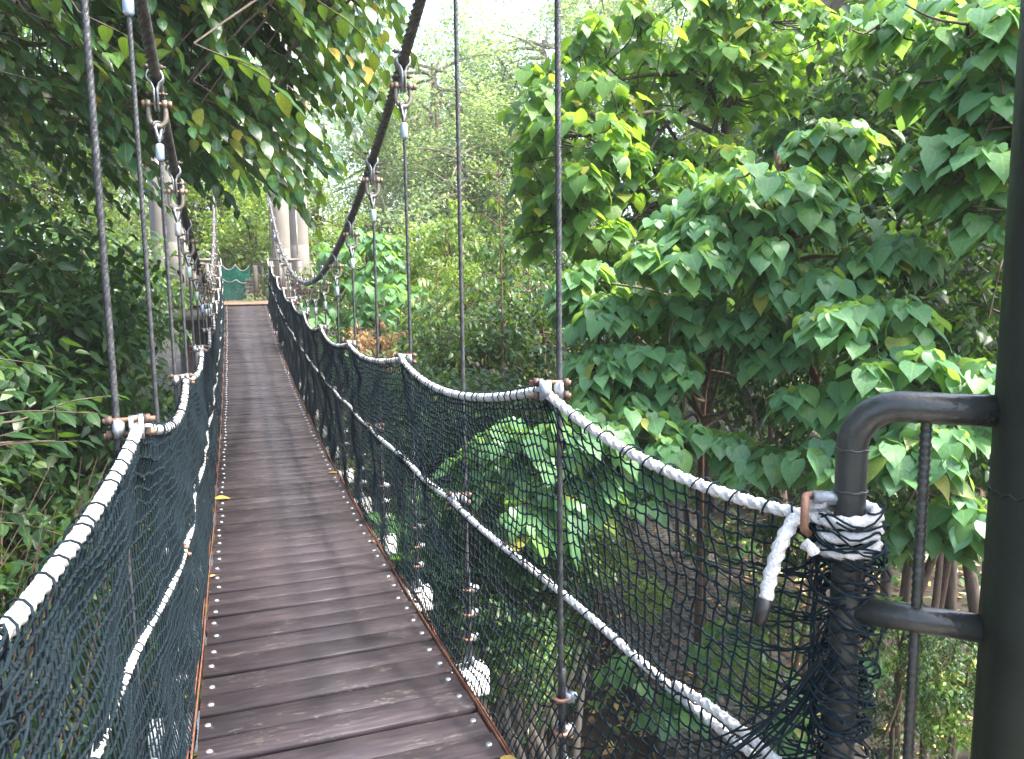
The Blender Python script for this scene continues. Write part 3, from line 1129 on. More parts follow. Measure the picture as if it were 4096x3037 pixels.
def build_net(side, name, label):
    S = net_surface(side)
    top = ROPES[side][0]
    y0 = 1.24 if side > 0 else .97
    y1 = 19.75
    # nodes: i along the bridge, j downwards; rows lean so the meshes hang as skewed squares
    dy = .035 if side > 0 else .031
    nj = 31 if side > 0 else 27
    ni = int((y1 - y0) / dy)
    I, J = np.meshgrid(np.arange(ni), np.arange(nj + 1), indexing='ij')
    v = J / nj
    lean = .55
    y = y0 + (I + lean * (J / nj - .5) * (6 if side > 0 else 4)) * dy
    y = y + .012 * vnoise(y * 2.6, v * 4, 21 + side) + rng.normal(0, .0032, y.shape)
    # gathered at the ties of the upper rope
    Hs = (HANG_R if side > 0 else HANG_L)[0:18:2]
    for h in Hs:
        dd = y - h
        y = y - .55 * dd * np.exp(-(dd / .09) ** 2) * np.exp(-v * 7)
        if h < 7:
            y = y - .2 * dd * np.exp(-(dd / .075) ** 2)
    y = np.clip(y, y0, y1)
    vv = np.clip(v + .012 * vnoise(y * 3.1, v * 6, 3 + side) * (J > 0) * (J < nj) + rng.normal(0, .0022, v.shape) * (J > 0) * (J < nj), 0, 1)
    P = S(y, vv)
    rad = np.where(P[..., 1] < 6, .0030, .0031) * (1.0 if side > 0 else 1.05)
    A, B, R, two = [], [], [], []
    for (sa, sb) in (((slice(None), slice(0, -1)), (slice(None), slice(1, None))), ((slice(0, -1), slice(0, None)), (slice(1, None), slice(0, None)))):
        a, b = P[sa].reshape(-1, 3), P[sb].reshape(-1, 3)
        A.append(a)
        B.append(b)
        R.append(rad[sa].ravel())
    A, B, R = np.concatenate(A), np.concatenate(B), np.concatenate(R)
    ok = np.linalg.norm(A - B, axis=1) > .003
    A, B, R = A[ok], B[ok], R[ok]
    near = A[:, 1] < 5.5
    mid = (A + B) / 2
    hor = np.abs((B - A)[:, 2]) < .5 * np.linalg.norm(B - A, axis=1)
    mid[:, 2] -= np.where(hor, .006, .0) + rng.normal(0, .0012, len(mid))
    mid[:, 1] += rng.normal(0, .0018, len(mid))
    A2 = np.concatenate([A[near], mid[near], A[~near]])
    B2 = np.concatenate([mid[near], B[near], B[~near]])
    R2 = np.concatenate([R[near], R[near], R[~near]])
    t = thing(name, label, 'net', (side * .5, 2, deck_z(2)))
    mb = MB()
    V, Q = prisms(A2, B2, R2)
    mb.add(V, Q)
    kp = P[P[..., 1] < 9]
    V, T = knots(kp, np.full(len(kp), .0062))
    mb.add(V, None, T)
    # lashing of the net over the upper and middle ropes
    for w, rr, stp in ((0, .021, .062), (1, .019, .07)):
        Rp = ROPES[side][w]
        s = np.concatenate([[0], np.cumsum(np.linalg.norm(np.diff(Rp, axis=0), axis=1))])
        for q in np.arange(.05, s[-1] - .1, stp):
            q += rnd.gauss(0, .012)
            c = np.array([np.interp(q, s, Rp[:, k]) for k in range(3)])
            c2 = np.array([np.interp(q + .02, s, Rp[:, k]) for k in range(3)])
            if rnd.random() < .24:
                continue
            d = (c2 - c) / max(np.linalg.norm(c2 - c), 1e-6)
            n = np.cross(d, [0, 0, 1.0])
            n /= np.linalg.norm(n)
            b = np.cross(n, d)
            ph = rnd.uniform(.4, 1.0) * (1 if rnd.random() < .75 else -1)
            tt = np.linspace(-.25 * PI, 1.45 * PI, 9 if c[1] < 5 else 6)
            pts = np.array([c + rr * (math.cos(x) * n + math.sin(x) * b) + d * ph * .016 * (x / PI - .5) * 2 for x in tt])
            mb.tube(pts, .0024, 4, False)
    o = part('netting', mb, 'net', t)
    o['kind'] = 'stuff'
    return t


NET_R = build_net(1, 'safety_net', 'dark knotted safety net stretched between deck and grey pipe post')
NET_L = build_net(-1, 'safety_net', 'dark knotted safety net hung along the leafy tree side of the deck')


def build_net_bundle():
    """net gathered and wound round the post, one part of the railing-side net"""
    mb = MB()
    r = random.Random(5)
    def scribble(c0, c1, n, r0, r1, turns):
        for _ in range(n):
            z0 = r.uniform(c0, c1)
            ph = r.uniform(0, 6.28)
            tn = r.uniform(*turns)
            q = np.linspace(0, 1, int(10 + 12 * tn))
            rr = r.uniform(r0, r1) * (1 + .12 * np.sin(q * 9 + ph))
            pts = np.c_[POST_R[0] + rr * np.cos(ph + q * tn * 6.28), POST_R[1] + rr * np.sin(ph + q * tn * 6.28),
                        z0 - (r.uniform(-.05, .16)) * q + .012 * np.sin(q * 14 + ph)]
            mb.tube(pts, .0026, 4, False)
    scribble(.1, .99, 105, .034, .075, (.5, 1.4))
    scribble(.97, 1.10, 13, .062, .074, (.6, 1.3))
    # cords running from the post into the net
    for i in range(46):
        z = r.uniform(.3, 1.07)
        a = np.array([POST_R[0] + r.uniform(-.05, .03), POST_R[1] + r.uniform(-.04, .04), z])
        y = r.uniform(1.28, 1.62)
        vv = min(.97, max(.03, (1.07 - z) / 1.1 + r.uniform(-.1, .12)))
        b = net_surface(1)(np.array([y]), np.array([vv]))[0]
        m = (a + b) / 2 + np.array([r.gauss(0, .01), r.gauss(0, .01), -.02 - r.uniform(0, .02)])
        mb.tube(smooth_path([a, m, b], 8), .0023, 4, False)
    # a twisted sheaf of gathered net lower down
    a, b = np.array([POST_R[0] - .03, POST_R[1], .78]), np.array([.735, 1.33, .52])
    for i in range(12):
        o = np.array([r.gauss(0, .015), r.gauss(0, .015), r.gauss(0, .015)])
        m = (a + b) / 2 + np.array([r.gauss(0, .015), 0, -.03 + r.gauss(0, .015)]) + o * 1.2
        mb.tube(smooth_path([a + o, m, b + o * 2.0, b + o * 4 + np.array([-.03, .06, -.08])], 12), .0025, 4, False)
    o = part('net_bundle', mb, 'net', NET_R)
    o['kind'] = 'stuff'
    mb = MB()
    for _ in range(60):
        ph, tn = r.uniform(0, 6.28), r.uniform(.5, 1.3)
        q = np.linspace(0, 1, 16)
        rr = r.uniform(.03, .06)
        c = np.array([-.62 + r.gauss(0, .012), 1.03 + r.gauss(0, .035), 1.04 + r.gauss(0, .05)])
        pts = c + np.c_[rr * np.cos(ph + q * tn * 6.28), .8 * rr * np.sin(ph + q * tn * 6.28), .03 * np.sin(q * 8 + ph)]
        mb.tube(pts, .0026, 4, False)
    o = part('net_bundle', mb, 'net', NET_L)
    o['kind'] = 'stuff'


build_net_bundle()


# ------------------------------------------------------------------ near platform, pole with pipe railing
def build_gatepost():
    pole_c = at(2303, 893, 1.40)
    base = np.array([pole_c[0], pole_c[1], .0])
    t = thing('steel_gatepost', 'dark painted steel pole with bent pipe railing beside the knotted rope', 'railing', base)
    mb = MB()
    mb.tube([(base[0], base[1], z) for z in (-.02, .8, 1.19, 1.2, 3.2, 3.4)], .1, 32)
    po = part('pole', mb, 'pole', t, True)
    mb = MB()
    q = np.linspace(0, 2 * PI, 97)[:-1]
    mb.tube(np.c_[base[0] + .1 * np.cos(q), base[1] + .1 * np.sin(q), 1.145 + .004 * np.sin(q * 23) + .002 * np.sin(q * 51)], .0028, 6, closed=True)
    part('weld_seam', mb, 'pole', po, True)
    p0 = POST_R.copy()
    d = np.array([base[0] - p0[0], base[1] - p0[1], 0])
    d /= np.linalg.norm(d)
    pts = [(p0[0], p0[1], -.02), (p0[0], p0[1], .6), (p0[0], p0[1], 1.19)]
    for a in np.linspace(0, 90, 11):
        a = math.radians(a)
        pts.append(tuple(p0 + d * .085 * (1 - math.cos(a)) + np.array([0, 0, 1.205 + .085 * math.sin(a)])))
    e = np.array([base[0], base[1], 1.29]) - d * .09
    pts.append(tuple(e))
    mb = MB()
    mb.tube(pts, .0305, 20)
    bp = part('bent_pipe', mb, 'pipe', t, True)
    for z, nrm in ((1.115, (0, 0, 1)), (1.20, (0, 0, 1))):
        mb = MB()
        q = np.linspace(0, 2 * PI, 25)[:-1]
        mb.tube(np.c_[p0[0] + .031 * np.cos(q), p0[1] + .031 * np.sin(q), z + .0015 * np.sin(q * 7)], .0028, 6, closed=True)
        part('weld_seam', mb, 'pipe', bp, True)
    mb = MB()
    a = p0 + np.array([0, 0, .865])
    b = np.array([base[0], base[1], .865]) - d * .09
    mb.tube([a + d * .02, b], .0275, 18)
    lp = part('lower_pipe', mb, 'pipe', t, True)
    for c, r_ in ((e, .033), (b, .030)):
        mb = MB()
        n = np.array([-d[1], d[0], 0])
        q = np.linspace(0, 2 * PI, 25)[:-1]
        mb.tube([c + r_ * (math.cos(x) * n + math.sin(x) * np.array([0, 0, 1.0])) for x in q], .005, 6, closed=True)
        part('weld_seam', mb, 'pipe', t, True)
    # ribbed reinforcing bar between the pipes and below
    m = p0 + d * np.linalg.norm((b - a)) * .52
    for z0, z1 in ((.885, 1.265), (.0, .845)):
        mb = MB()
        zs = np.linspace(z0, z1, int((z1 - z0) / .004))
        rr = .0098 + .0018 * (np.sin(zs * 2 * PI / .015) > .3)
        mb.tube([(m[0], m[1], z) for z in zs], rr, 10)
        part('ribbed_bar', mb, 'pipe', t, True)
    # hidden counterpart on the other side of the deck that holds the other rope
    t2 = thing('steel_post', 'dark steel post holding the hand rope on the leafy tree side', 'post', (POST_L[0], POST_L[1], 0))
    mb = MB()
    mb.tube([(POST_L[0], POST_L[1], z) for z in (-.02, .6, 1.22)], .03, 16)
    part('post', mb, 'pipe', t2, True)


build_gatepost()


def build_near_platform():
    t = thing('near_platform', 'concrete landing slab at the near end of the footbridge', 'platform', (0, 0, -.02))
    mb = MB()
    mb.box((0.2, .0, -.16), (3.4, 2.44, .28))
    part('slab', mb, 'slab', t)
    mb = MB()
    mb.tube([(.2, -.3, GZ - .2), (.2, -.3, -.3)], .35, 20)
    part('column', mb, 'concrete', t, True)


build_near_platform()


# ------------------------------------------------------------------ far platform
def build_far_platform():
    PZ = 1.10
    t = thing('far_platform', 'round-edged concrete lookout platform at the far end of the footbridge', 'platform', (0, 21.8, PZ))
    c = np.array([-.15, 21.9])
    pts = [(-1.75, 19.86), (1.45, 19.86), (2.15, 21.0), (2.15, 23.0), (1.2, 24.0), (-1.5, 24.0), (-2.5, 23.0), (-2.5, 21.1)]
    def slab(z0, z1, grow=0):
        P = np.array(pts)
        P = c + (P - c) * (1 + grow)
        n = len(P)
        V = np.concatenate([np.c_[P, np.full(n, z0)], np.c_[P, np.full(n, z1)]])
        Q = [[i, (i + 1) % n, n + (i + 1) % n, n + i] for i in range(n)]
        T = [[0, i + 1, i] for i in range(1, n - 1)] + [[n, n + i, n + i + 1] for i in range(1, n - 1)]
        return MB().add(V, Q, T)
    part('slab', slab(PZ - .36, PZ - .05), 'slab', t)
    part('slab_edge', slab(PZ - .05, PZ - .025, .02), 'rust', t)
    for i in range(17):
        yy = 19.9 + .245 * i
        x0, x1 = (-1.6, 1.35) if yy < 20.6 else (-2.2, 1.95)
        if yy > 23.2:
            x0, x1 = -1.6, 1.3
        mb = MB()
        mb.box((.5 * (x0 + x1), yy, PZ - .008), (x1 - x0, .232, .034))
        part('board', mb, 'deckboard', t)
    # corbel and tapering support below
    mb = MB()
    P0 = np.array([(-1.5, 20.1), (1.2, 20.1), (1.8, 22), (1.0, 23.6), (-1.3, 23.6), (-2.1, 22)])
    P1 = c + (P0 - c) * .30
    n = len(P0)
    V = np.concatenate([np.c_[P0, np.full(n, PZ - .37)], np.c_[P1, np.full(n, PZ - 1.6)], np.c_[P1, np.full(n, GZ - .4)]])
    Q = [[k * n + i, (k + 1) * n + i, (k + 1) * n + (i + 1) % n, k * n + (i + 1) % n] for k in range(2) for i in range(n)]
    mb.add(V, Q)
    part('support', mb, 'steel_dark', t)
    mb = MB()
    mb.tube(smooth_path([(-1.9, 20.2, PZ - .62), (-1.55, 20.15, PZ - .55), (-1.35, 20.1, PZ - .7), (-.85, 20.0, PZ - 1.9)], 24), .035, 8)
    part('conduit', mb, 'white', t, True)
    # columns
    labs = {0: 'pale concrete column standing at the near corner of the far platform',
            1: 'concrete column in shade standing behind the pale corner column',
            2: 'concrete column with a small switch box beside the far platform',
            3: 'concrete column without a box behind the far platform railing'}
    for i, (x, y, r) in enumerate(((-1.50, 20.15, .27), (-1.88, 21.3, .25), (1.42, 21.2, .235), (1.08, 23.3, .26))):
        ct = thing('column', labs[i], 'column', (x, y, PZ), 'columns of the far platform')
        mb = MB()
        zz = [PZ - .03, PZ + 1.45, PZ + 1.47, PZ + 1.49, 9.5]
        mb.tube([(x, y, z) for z in zz], [r * 1.02, r * 1.02, r * .985, r, r * .93], 28)
        part('shaft', mb, 'concrete', ct, True)
        if i == 2:
            a = np.array([x - .1, y - .235, PZ + 2.55])
            mb = MB()
            mb.box(a, (.16, .06, .2))
            bx = part('switch_box', mb, 'box', ct)
            mb = MB()
            mb.cyl(a + np.array([0, -.028, .02]), a + np.array([0, -.045, .02]), .03, 10)
            part('knob', mb, 'red', bx)
            mb = MB()
            mb.tube([a + np.array([.03, .01, -.1]), a + np.array([.03, .01, -1.3])], .012, 6)
            part('conduit', mb, 'box', ct, True)
            mb = MB()
            mb.box((x - .22, y - .14, PZ + 3.3), (.06, .02, .45))
            part('plate', mb, 'white', ct)
        if i == 0:
            mb = MB()
            mb.tube([(x - .27, y - .2, PZ + 2.3), (x - .26, y - .2, PZ + 4.0)], .03, 8)
            part('conduit', mb, 'white', ct, True)
    # railing runs: posts with top rail, lower rail and balusters
    def railing(a, b, label, posts):
        a, b = np.array([*a, PZ]), np.array([*b, PZ])
        d = b - a
        L = np.linalg.norm(d)
        d /= L
        n = np.array([-d[1], d[0], 0])
        R = np.stack([d, n, [0, 0, 1]], 1)
        rt = thing('platform_railing', label, 'railing', a)
        for z, h in ((1.06, .06), (.12, .06)):
            mb = MB()
            mb.box((a + b) / 2 + np.array([0, 0, z]), (L + .08, .07, h), R)
            part('rail', mb, 'railwood', rt)
        for k in range(posts + 1):
            p = a + d * L * k / posts
            mb = MB()
            mb.box(p + np.array([0, 0, .52]), (.13, .08, 1.02), R)
            part('rail_post', mb, 'railwood', rt)
        m = int(L / .2)
        for k in range(1, m):
            p = a + d * L * k / m
            mb = MB()
            mb.box(p + np.array([0, 0, .59]), (.075, .03, .88), R)
            part('baluster', mb, 'railwood', rt)
    railing((.36, 23.55), (1.85, 22.9), 'grey-brown railing with wide balusters beside the stone pier on the platform', 2)
    railing((-2.3, 22.7), (-.75, 23.7), 'grey-brown railing behind the pale corner column of the far platform', 3)
    railing((-1.25, 19.98), (-.62, 19.98), 'short grey-brown railing between the pale corner column and deck', 1)
    railing((.62, 19.98), (1.3, 19.98), 'short grey-brown railing between deck and switch box column', 1)
    # stone-faced stub beside the opening
    st = thing('stone_pier', 'short stone-faced pier beside the opening with the teal net', 'pier', (.2, 23.9, PZ))
    r = random.Random(3)
    for zi in range(6):
        for xi in range(2):
            mb = MB()
            w = r.uniform(.13, .16)
            mb.box((.13 + xi * .16, 23.9 + r.uniform(-.015, .015), PZ + .06 + zi * .105), (w, .24, .096))
            part('stone', mb, 'slab', st)
    # thin metal rails left of it
    # the next spans beyond the platform
    def far_net(label, A, B, nu, nv, zs0, zs1, rope_lab):
        """A, B: upper-rope end points; the net hangs below it"""
        A, B = np.array(A, float), np.array(B, float)
        ft = thing('far_net', label, 'net', A * [1, 1, 0] + np.array([0, 0, zs1]))
        u = np.linspace(0, 1, nu)
        span = 3
        def topz(u):
            w = (u * span) % 1.0
            return -.16 * 4 * w * (1 - w)
        def Pt(uu, vv):
            p = A[None] * (1 - uu)[:, None] + B[None] * uu[:, None]
            h = zs0
            p = p.copy()
            p[:, 2] += topz(uu) * (1 - vv) - vv * h
            p[:, 1] += .08 * np.sin(vv * 3.1) * np.sin(uu * 7)
            return p
        U, Vv = np.meshgrid(u, np.linspace(0, 1, nv), indexing='ij')
        P = Pt(U.ravel(), Vv.ravel()).reshape(nu, nv, 3) + rng.normal(0, .004, (nu, nv, 3))
        mb = MB()
        a = np.concatenate([P[:, :-1].reshape(-1, 3), P[:-1].reshape(-1, 3)])
        b = np.concatenate([P[:, 1:].reshape(-1, 3), P[1:].reshape(-1, 3)])
        mb.add(*prisms(a, b, .0075))
        o = part('netting', mb, 'tealnet', ft)
        o['kind'] = 'stuff'
        for vv, nm in ((0.0, 'upper'), (.42, 'middle')):
            uu = np.linspace(0, 1, 90)
            mb = MB()
            q = Pt(uu, np.full(90, vv))
            q[:, 1] -= .01
            rt = thing('far_rope', rope_lab % nm, 'rope', q[0])
            mb.tube(q, .017, 8, True, 3, .12, .3)
            part('strand', mb, 'rope', rt, True)
        return ft
    far_net('teal green net closing the span beyond the far platform', (-.95, 24.4, PZ + 1.12), (.2, 24.2, PZ + 1.02), 44, 40, 1.02, PZ, 'white %s rope of the teal net beyond the far platform')
    far_net('teal green net of another footbridge left of the columns', (-7.5, 25.5, PZ + .95), (-2.7, 23.2, PZ + 1.05), 150, 46, 1.25, PZ - .3, 'white %s rope of the other footbridge left of the columns')
    # that other bridge: deck edge with white beam ends and thin hangers
    ob = thing('other_footbridge', 'second footbridge with teal net leaving the far platform to the left', 'bridge', (-5, 24.6, PZ - .4))
    mb = MB()
    a, b = np.array([-7.6, 26.0, PZ - .36]), np.array([-2.4, 23.5, PZ - .20])
    d = (b - a) / np.linalg.norm(b - a)
    n = np.array([-d[1], d[0], 0])
    n /= np.linalg.norm(n)
    mb.box((a + b) / 2, (np.linalg.norm(b - a), .95, .05), np.stack([d, n, np.cross(d, n)], 1))
    part('deck', mb, 'railwood', ob)
    for k in range(9):
        p = a + (b - a) * (k + .5) / 9
        mb = MB()
        mb.box(p + np.array([0, 0, -.09]), (.12, 1.3, .11), np.stack([d, n, np.cross(d, n)], 1))
        part('crossbeam', mb, 'white', ob)
        mb = MB()
        h = p - n * .6
        mb.tube([h + np.array([0, 0, -.05]), h + np.array([0, 0, 3.2])], .009, 5)
        part('hanger', mb, 'wire', ob)


build_far_platform()


# ------------------------------------------------------------------ leaves
def leaf_shape(rows, cols=3, fold=.12, droop=.25, cup=0.0, wave=0.0):
    """rows: (t along midrib, half width, y offset of the edge); unit length leaf along +Y, normal +Z"""
    V, uv = [], []
    for (t, w, ey) in rows:
        z0 = -droop * t * t
        for c in ((-1, 0, 1) if cols == 3 else (-1, -.5, 0, .5, 1)):
            a = abs(c)
            V.append((c * w, t + ey * a, z0 + fold * w * a * 1.6 - cup * a * a * w + wave * math.sin(t * 9 + c * 2) * a))
            uv.append((.5 + .5 * c, t))
    n = len(rows)
    Q = []
    for i in range(n - 1):
        for j in range(cols - 1):
            a = i * cols + j
            Q.append([a, a + 1, a + cols + 1, a + cols])
    return np.array(V), np.array(Q), np.array(uv)


HEART = [(-.01, .05, -.02), (.02, .30, -.13), (.12, .43, -.08), (.30, .46, -.03), (.50, .37, 0), (.70, .22, 0), (.86, .075, 0), (1.0, .006, 0)]
OVATE = [(0, .012, 0), (.10, .16, 0), (.30, .25, 0), (.52, .245, 0), (.74, .155, 0), (.90, .05, 0), (1.0, .005, 0)]
LANCE = [(0, .01, 0), (.15, .10, 0), (.42, .155, 0), (.70, .105, 0), (.9, .03, 0), (1.0, .004, 0)]
BANANA = [(0, .008, 0), (.06, .07, 0), (.2, .135, 0), (.4, .155, 0), (.6, .15, 0), (.8, .115, 0), (.93, .06, 0), (1.0, .004, 0)]
SHAPES = {
    'heart': [leaf_shape(HEART, 3, f, d, 0, w) for f, d, w in ((.10, .18, .012), (.02, .30, .02), (.16, .10, .015), (-.08, .36, .02), (.06, .45, .01))],
    'ovate': [leaf_shape(OVATE, 3, f, d, 0, w) for f, d, w in ((.20, .18, .01), (.05, .30, .012), (.30, .08, .008), (-.05, .22, .012))],
    'lance': [leaf_shape(LANCE, 3, .15, .35), leaf_shape(LANCE, 3, .25, .15), leaf_shape(LANCE, 3, 0, .5)],
    'banana': [leaf_shape(BANANA, 3, .25, .35, 0, .01), leaf_shape(BANANA, 3, .1, .55, 0, .015)],
}
S3 = [(0, .02, 0), (.32, .25, 0), (.7, .16, 0), (1.0, .004, 0)]
SHAPES['small'] = [leaf_shape(S3, 3, .2, .25), leaf_shape(S3, 3, 0, .1), leaf_shape(S3, 3, -.1, .4)]
# six-triangle leaf for the far crowns
_v = np.array([(0, 0, 0), (-.25, .4, .05), (0, .45, 0), (.25, .4, .05), (0, 1, -.15)])
SHAPES['far'] = [(_v, np.array([[0, 2, 1, 1], [0, 3, 2, 2], [1, 2, 4, 4], [2, 3, 4, 4]])[:, :3], np.array([(.5, 0), (0, .4), (.5, .4), (1, .4), (.5, 1)]))]
LEAF_MESH = {}


def leaf_mesh(shape, i, mat):
    k = (shape, i, mat)
    if k not in LEAF_MESH:
        V, F, uv = SHAPES[shape][i]
        LEAF_MESH[k] = fast_mesh('leaf', V, F, mat, uv, True)
    return LEAF_MESH[k]


def frames(axis, normal):
    """n x 3 x 3 rotation with columns x, y(axis), z(normal)"""
    y = axis / np.linalg.norm(axis, axis=1)[:, None]
    x = np.cross(y, normal)
    x /= np.maximum(np.linalg.norm(x, axis=1), 1e-6)[:, None]
    z = np.cross(x, y)
    return np.stack([x, y, z], 2)


def join_leaves(name, pos, R, size, shape, var, mat, off=(0, 0, 0)):
    Vs, Fs, Us, n = [], [], [], 0
    for v in range(len(SHAPES[shape])):
        m = var == v
        if not m.any():
            continue
        V, F, uv = SHAPES[shape][v]
        W_ = np.einsum('nij,vj->nvi', R[m], V) * size[m][:, None, None] + pos[m][:, None, :]
        k = m.sum()
        Vs.append(W_.reshape(-1, 3))
        Fs.append((F[None] + (np.arange(k) * len(V))[:, None, None]).reshape(-1, F.shape[1]) + n)
        Us.append(np.tile(uv, (k, 1)))
        n += k * len(V)
    return fast_mesh(name, np.concatenate(Vs) - np.asarray(off), [np.concatenate(Fs)], mat, np.concatenate(Us), True)


def foliage(tree, leaves, shape, mat, most=300, alt=None):
    """leaves: list of (pos, axis, normal, size); the ones that show largest become single leaf objects"""
    pos = np.array([l[0] for l in leaves])
    R = frames(np.array([l[1] for l in leaves], float), np.array([l[2] for l in leaves], float))
    size = np.array([l[3] for l in leaves], float)
    var = np.array([rnd.randrange(len(SHAPES[shape])) for _ in leaves])
    d = pos - CAM
    dep = d @ _f
    u, v = (d @ _r2) / np.maximum(dep, .01), (d @ _u2) / np.maximum(dep, .01)
    inside = (dep > .3) & (np.abs(u) < .68) & (np.abs(v) < .51)
    score = np.where(inside, size / np.maximum(dep, .1), 0)
    order = np.argsort(-score)
    single = order[:most][score[order[:most]] > 0]
    for i in single:
        mt = mat
        if alt and rnd.random() < alt[1]:
            mt = alt[0]
        place('leaf', leaf_mesh(shape, int(var[i]), mt), tree, pos[i], R[i], float(size[i]))
    rest = np.setdiff1d(np.arange(len(pos)), single)
    if len(rest):
        o = place('foliage', join_leaves('foliage', pos[rest], R[rest], size[rest], shape, var[rest], mat, WLOC[tree]), tree, WLOC[tree])
        o['kind'] = 'stuff'


def unit(v):
    v = np.asarray(v, float)
    return v / max(np.linalg.norm(v), 1e-9)


def branch_tubes(mb, segs):
    for pts, r0, r1, sides in segs:
        n = max(4, min(14, int(np.sum(np.linalg.norm(np.diff(np.asarray(pts), axis=0), axis=1)) / .12)))
        P = smooth_path(pts, n)
        mb.tube(P, np.linspace(r0, r1, n), sides, False)


def broad_tree(name, label, base, trunk_top, blobs, ntips, leaf, seed, trunk_r=.06, bark='twig', group=None, mat='broad', bias=.35, per=(7, 12), lean=(0, 0)):
    """a tree whose twigs end in whorls of long-stalked heart-shaped leaves
    blobs: list of (centre, radii)"""
    r = random.Random(seed)
    base = np.array(base, float)
    base[2] = float(ground_z(base[0], base[1])) - .1
    t = thing(name, label, 'tree', base, group)
    top = np.array(trunk_top, float)
    m1 = base * .6 + top * .4 + np.array([r.gauss(0, .15), r.gauss(0, .15), .3])
    m2 = base * .25 + top * .75 + np.array([r.gauss(0, .12), r.gauss(0, .12), .1])
    trunk = smooth_path([base, m1, m2, top], 24)
    mbt = MB()
    mbt.tube(trunk, np.linspace(trunk_r, trunk_r * .35, 24), 10, True)
    # twig ends
    tips = []
    vol = [b[1][0] * b[1][1] * b[1][2] for b in blobs]
    for i in range(ntips):
        c, rad = blobs[r.choices(range(len(blobs)), weights=[v ** .8 for v in vol])[0]]
        while True:
            q = np.array([r.uniform(-1, 1), r.uniform(-1, 1), r.uniform(-1, 1)])
            l = np.linalg.norm(q)
            if .25 < l < 1 and r.random() < l ** .7:
                break
        tips.append(np.array(c) + q * np.array(rad))
    tips = np.array(tips)
    # limbs: one per blob and a few extra, twigs join the nearest limb
    limbs = []
    for c, rad in blobs:
        for e in range(2):
            end = np.array(c) + np.array([r.uniform(-.5, .5), r.uniform(-.5, .5), r.uniform(-.1, .6)]) * np.array(rad)
            k = int(r.uniform(14, 22))
            a = trunk[k]
            mid = a * .5 + end * .5 + np.array([r.gauss(0, .12), r.gauss(0, .12), .22 * np.linalg.norm(end - a) * .5])
            L = smooth_path([a, mid, end], 16)
            limbs.append(L)
            mbt.tube(L, np.linspace(trunk_r * .42, .009, 16), 7, False)
    LP = np.concatenate([trunk[15:]] + limbs)
    mbw = MB()
    leaves = []
    for tip in tips:
        dd = np.linalg.norm(LP - tip, axis=1) + .6 * np.maximum(0, LP[:, 2] - tip[2] + .05)
        a = LP[int(np.argmin(dd))]
        out = unit(tip - a + np.array([0, 0, .05]))
        mid = (a + tip) / 2 + np.array([r.gauss(0, .05), r.gauss(0, .05), -.06 * np.linalg.norm(tip - a)])
        P = smooth_path([a, mid, tip], 9)
        mbt.tube(P, np.linspace(.0095, .0045, 9), 5, False)
        up = unit(out * .7 + np.array([0, 0, .8]))
        n = r.randint(*per)
        ph = r.uniform(0, 6.28)
        e1 = unit(np.cross(up, [0.3, .5, .1]))
        e2 = np.cross(up, e1)
        for k in range(n):
            az = ph + k * 2.39996
            f = k / n                        # 0: youngest, at the top
            rad_dir = e1 * math.cos(az) + e2 * math.sin(az)
            org = tip - out * .10 * f + np.array([0, 0, -.02 * f])
            pl = leaf * (.28 + .75 * f) * r.uniform(.75, 1.2)
            pdir = unit(rad_dir * (.45 + .6 * f) + up * (.9 - .6 * f))
            q = org + pdir * pl
            s = leaf * (.62 + .45 * min(1, f * 1.6)) * r.uniform(.78, 1.15)
            hor = unit(np.array([pdir[0], pdir[1], 0]) + np.array([r.gauss(0, .3), r.gauss(0, .3), 0]))
            ax = unit(hor * 1.0 + np.array([0, 0, -r.uniform(.3, 1.4)]))
            nrm = unit(np.array([0, 0, 1.0]) + hor * .55 + np.array([r.gauss(0, .22), r.gauss(0, .22), 0]))
            leaves.append((q - ax * s * .10, ax, nrm, s))
            mbw.tube(smooth_path([org, (org + q) / 2 + np.array([0, 0, .15 * pl]), q], 5), .0022, 3, False)
    part('trunk', mbt, bark, t, True)
    o = part('leaf_stalks', mbw, 'petiole', t, True)
    o['kind'] = 'stuff'
    foliage(t, leaves, 'heart', mat)
    return t


def A3(px, py, d, rx, ry, rz):
    return (at(px, py, d), (rx, ry, rz))


GR = 'broad-leaved trees crowding the railing side'
broad_tree('broad_leaf_tree', 'large heart-leaved tree with whorled leaves nearest the steel pole', (5.4, 4.2, 0), at(2190, -60, 5.2),
           [A3(1950, 40, 4.9, .4, .4, .16), A3(2120, 80, 4.6, .3, .4, .12), A3(2170, 250, 4.6, .28, .4, .22), A3(2060, 190, 4.9, .3, .3, .1), A3(2070, 370, 4.6, .24, .3, .2), A3(2180, 480, 4.6, .2, .3, .14), A3(2260, 120, 4.6, .4, .4, .5)],
           100, .162, 1, .06, 'twig', GR)
broad_tree('broad_leaf_tree', 'heart-leaved tree with red-brown leaning trunk and tiers of pale leaves', (4.7, 5.2, 0), at(1690, 330, 5.9),
           [A3(1830, 310, 5.7, .35, .4, .12), A3(1660, 410, 5.6, .55, .5, .15), A3(1760, 470, 5.5, .3, .4, .12), A3(1520, 480, 5.8, .45, .45, .14), A3(1500, 570, 5.7, .5, .45, .16), A3(1650, 545, 5.6, .35, .4, .12), A3(1880, 380, 5.6, .2, .3, .1), A3(1760, 620, 5.5, .4, .4, .14), A3(1950, 560, 5.4, .35, .4, .14)],
           165, .155, 2, .06, 'redtwig', GR)
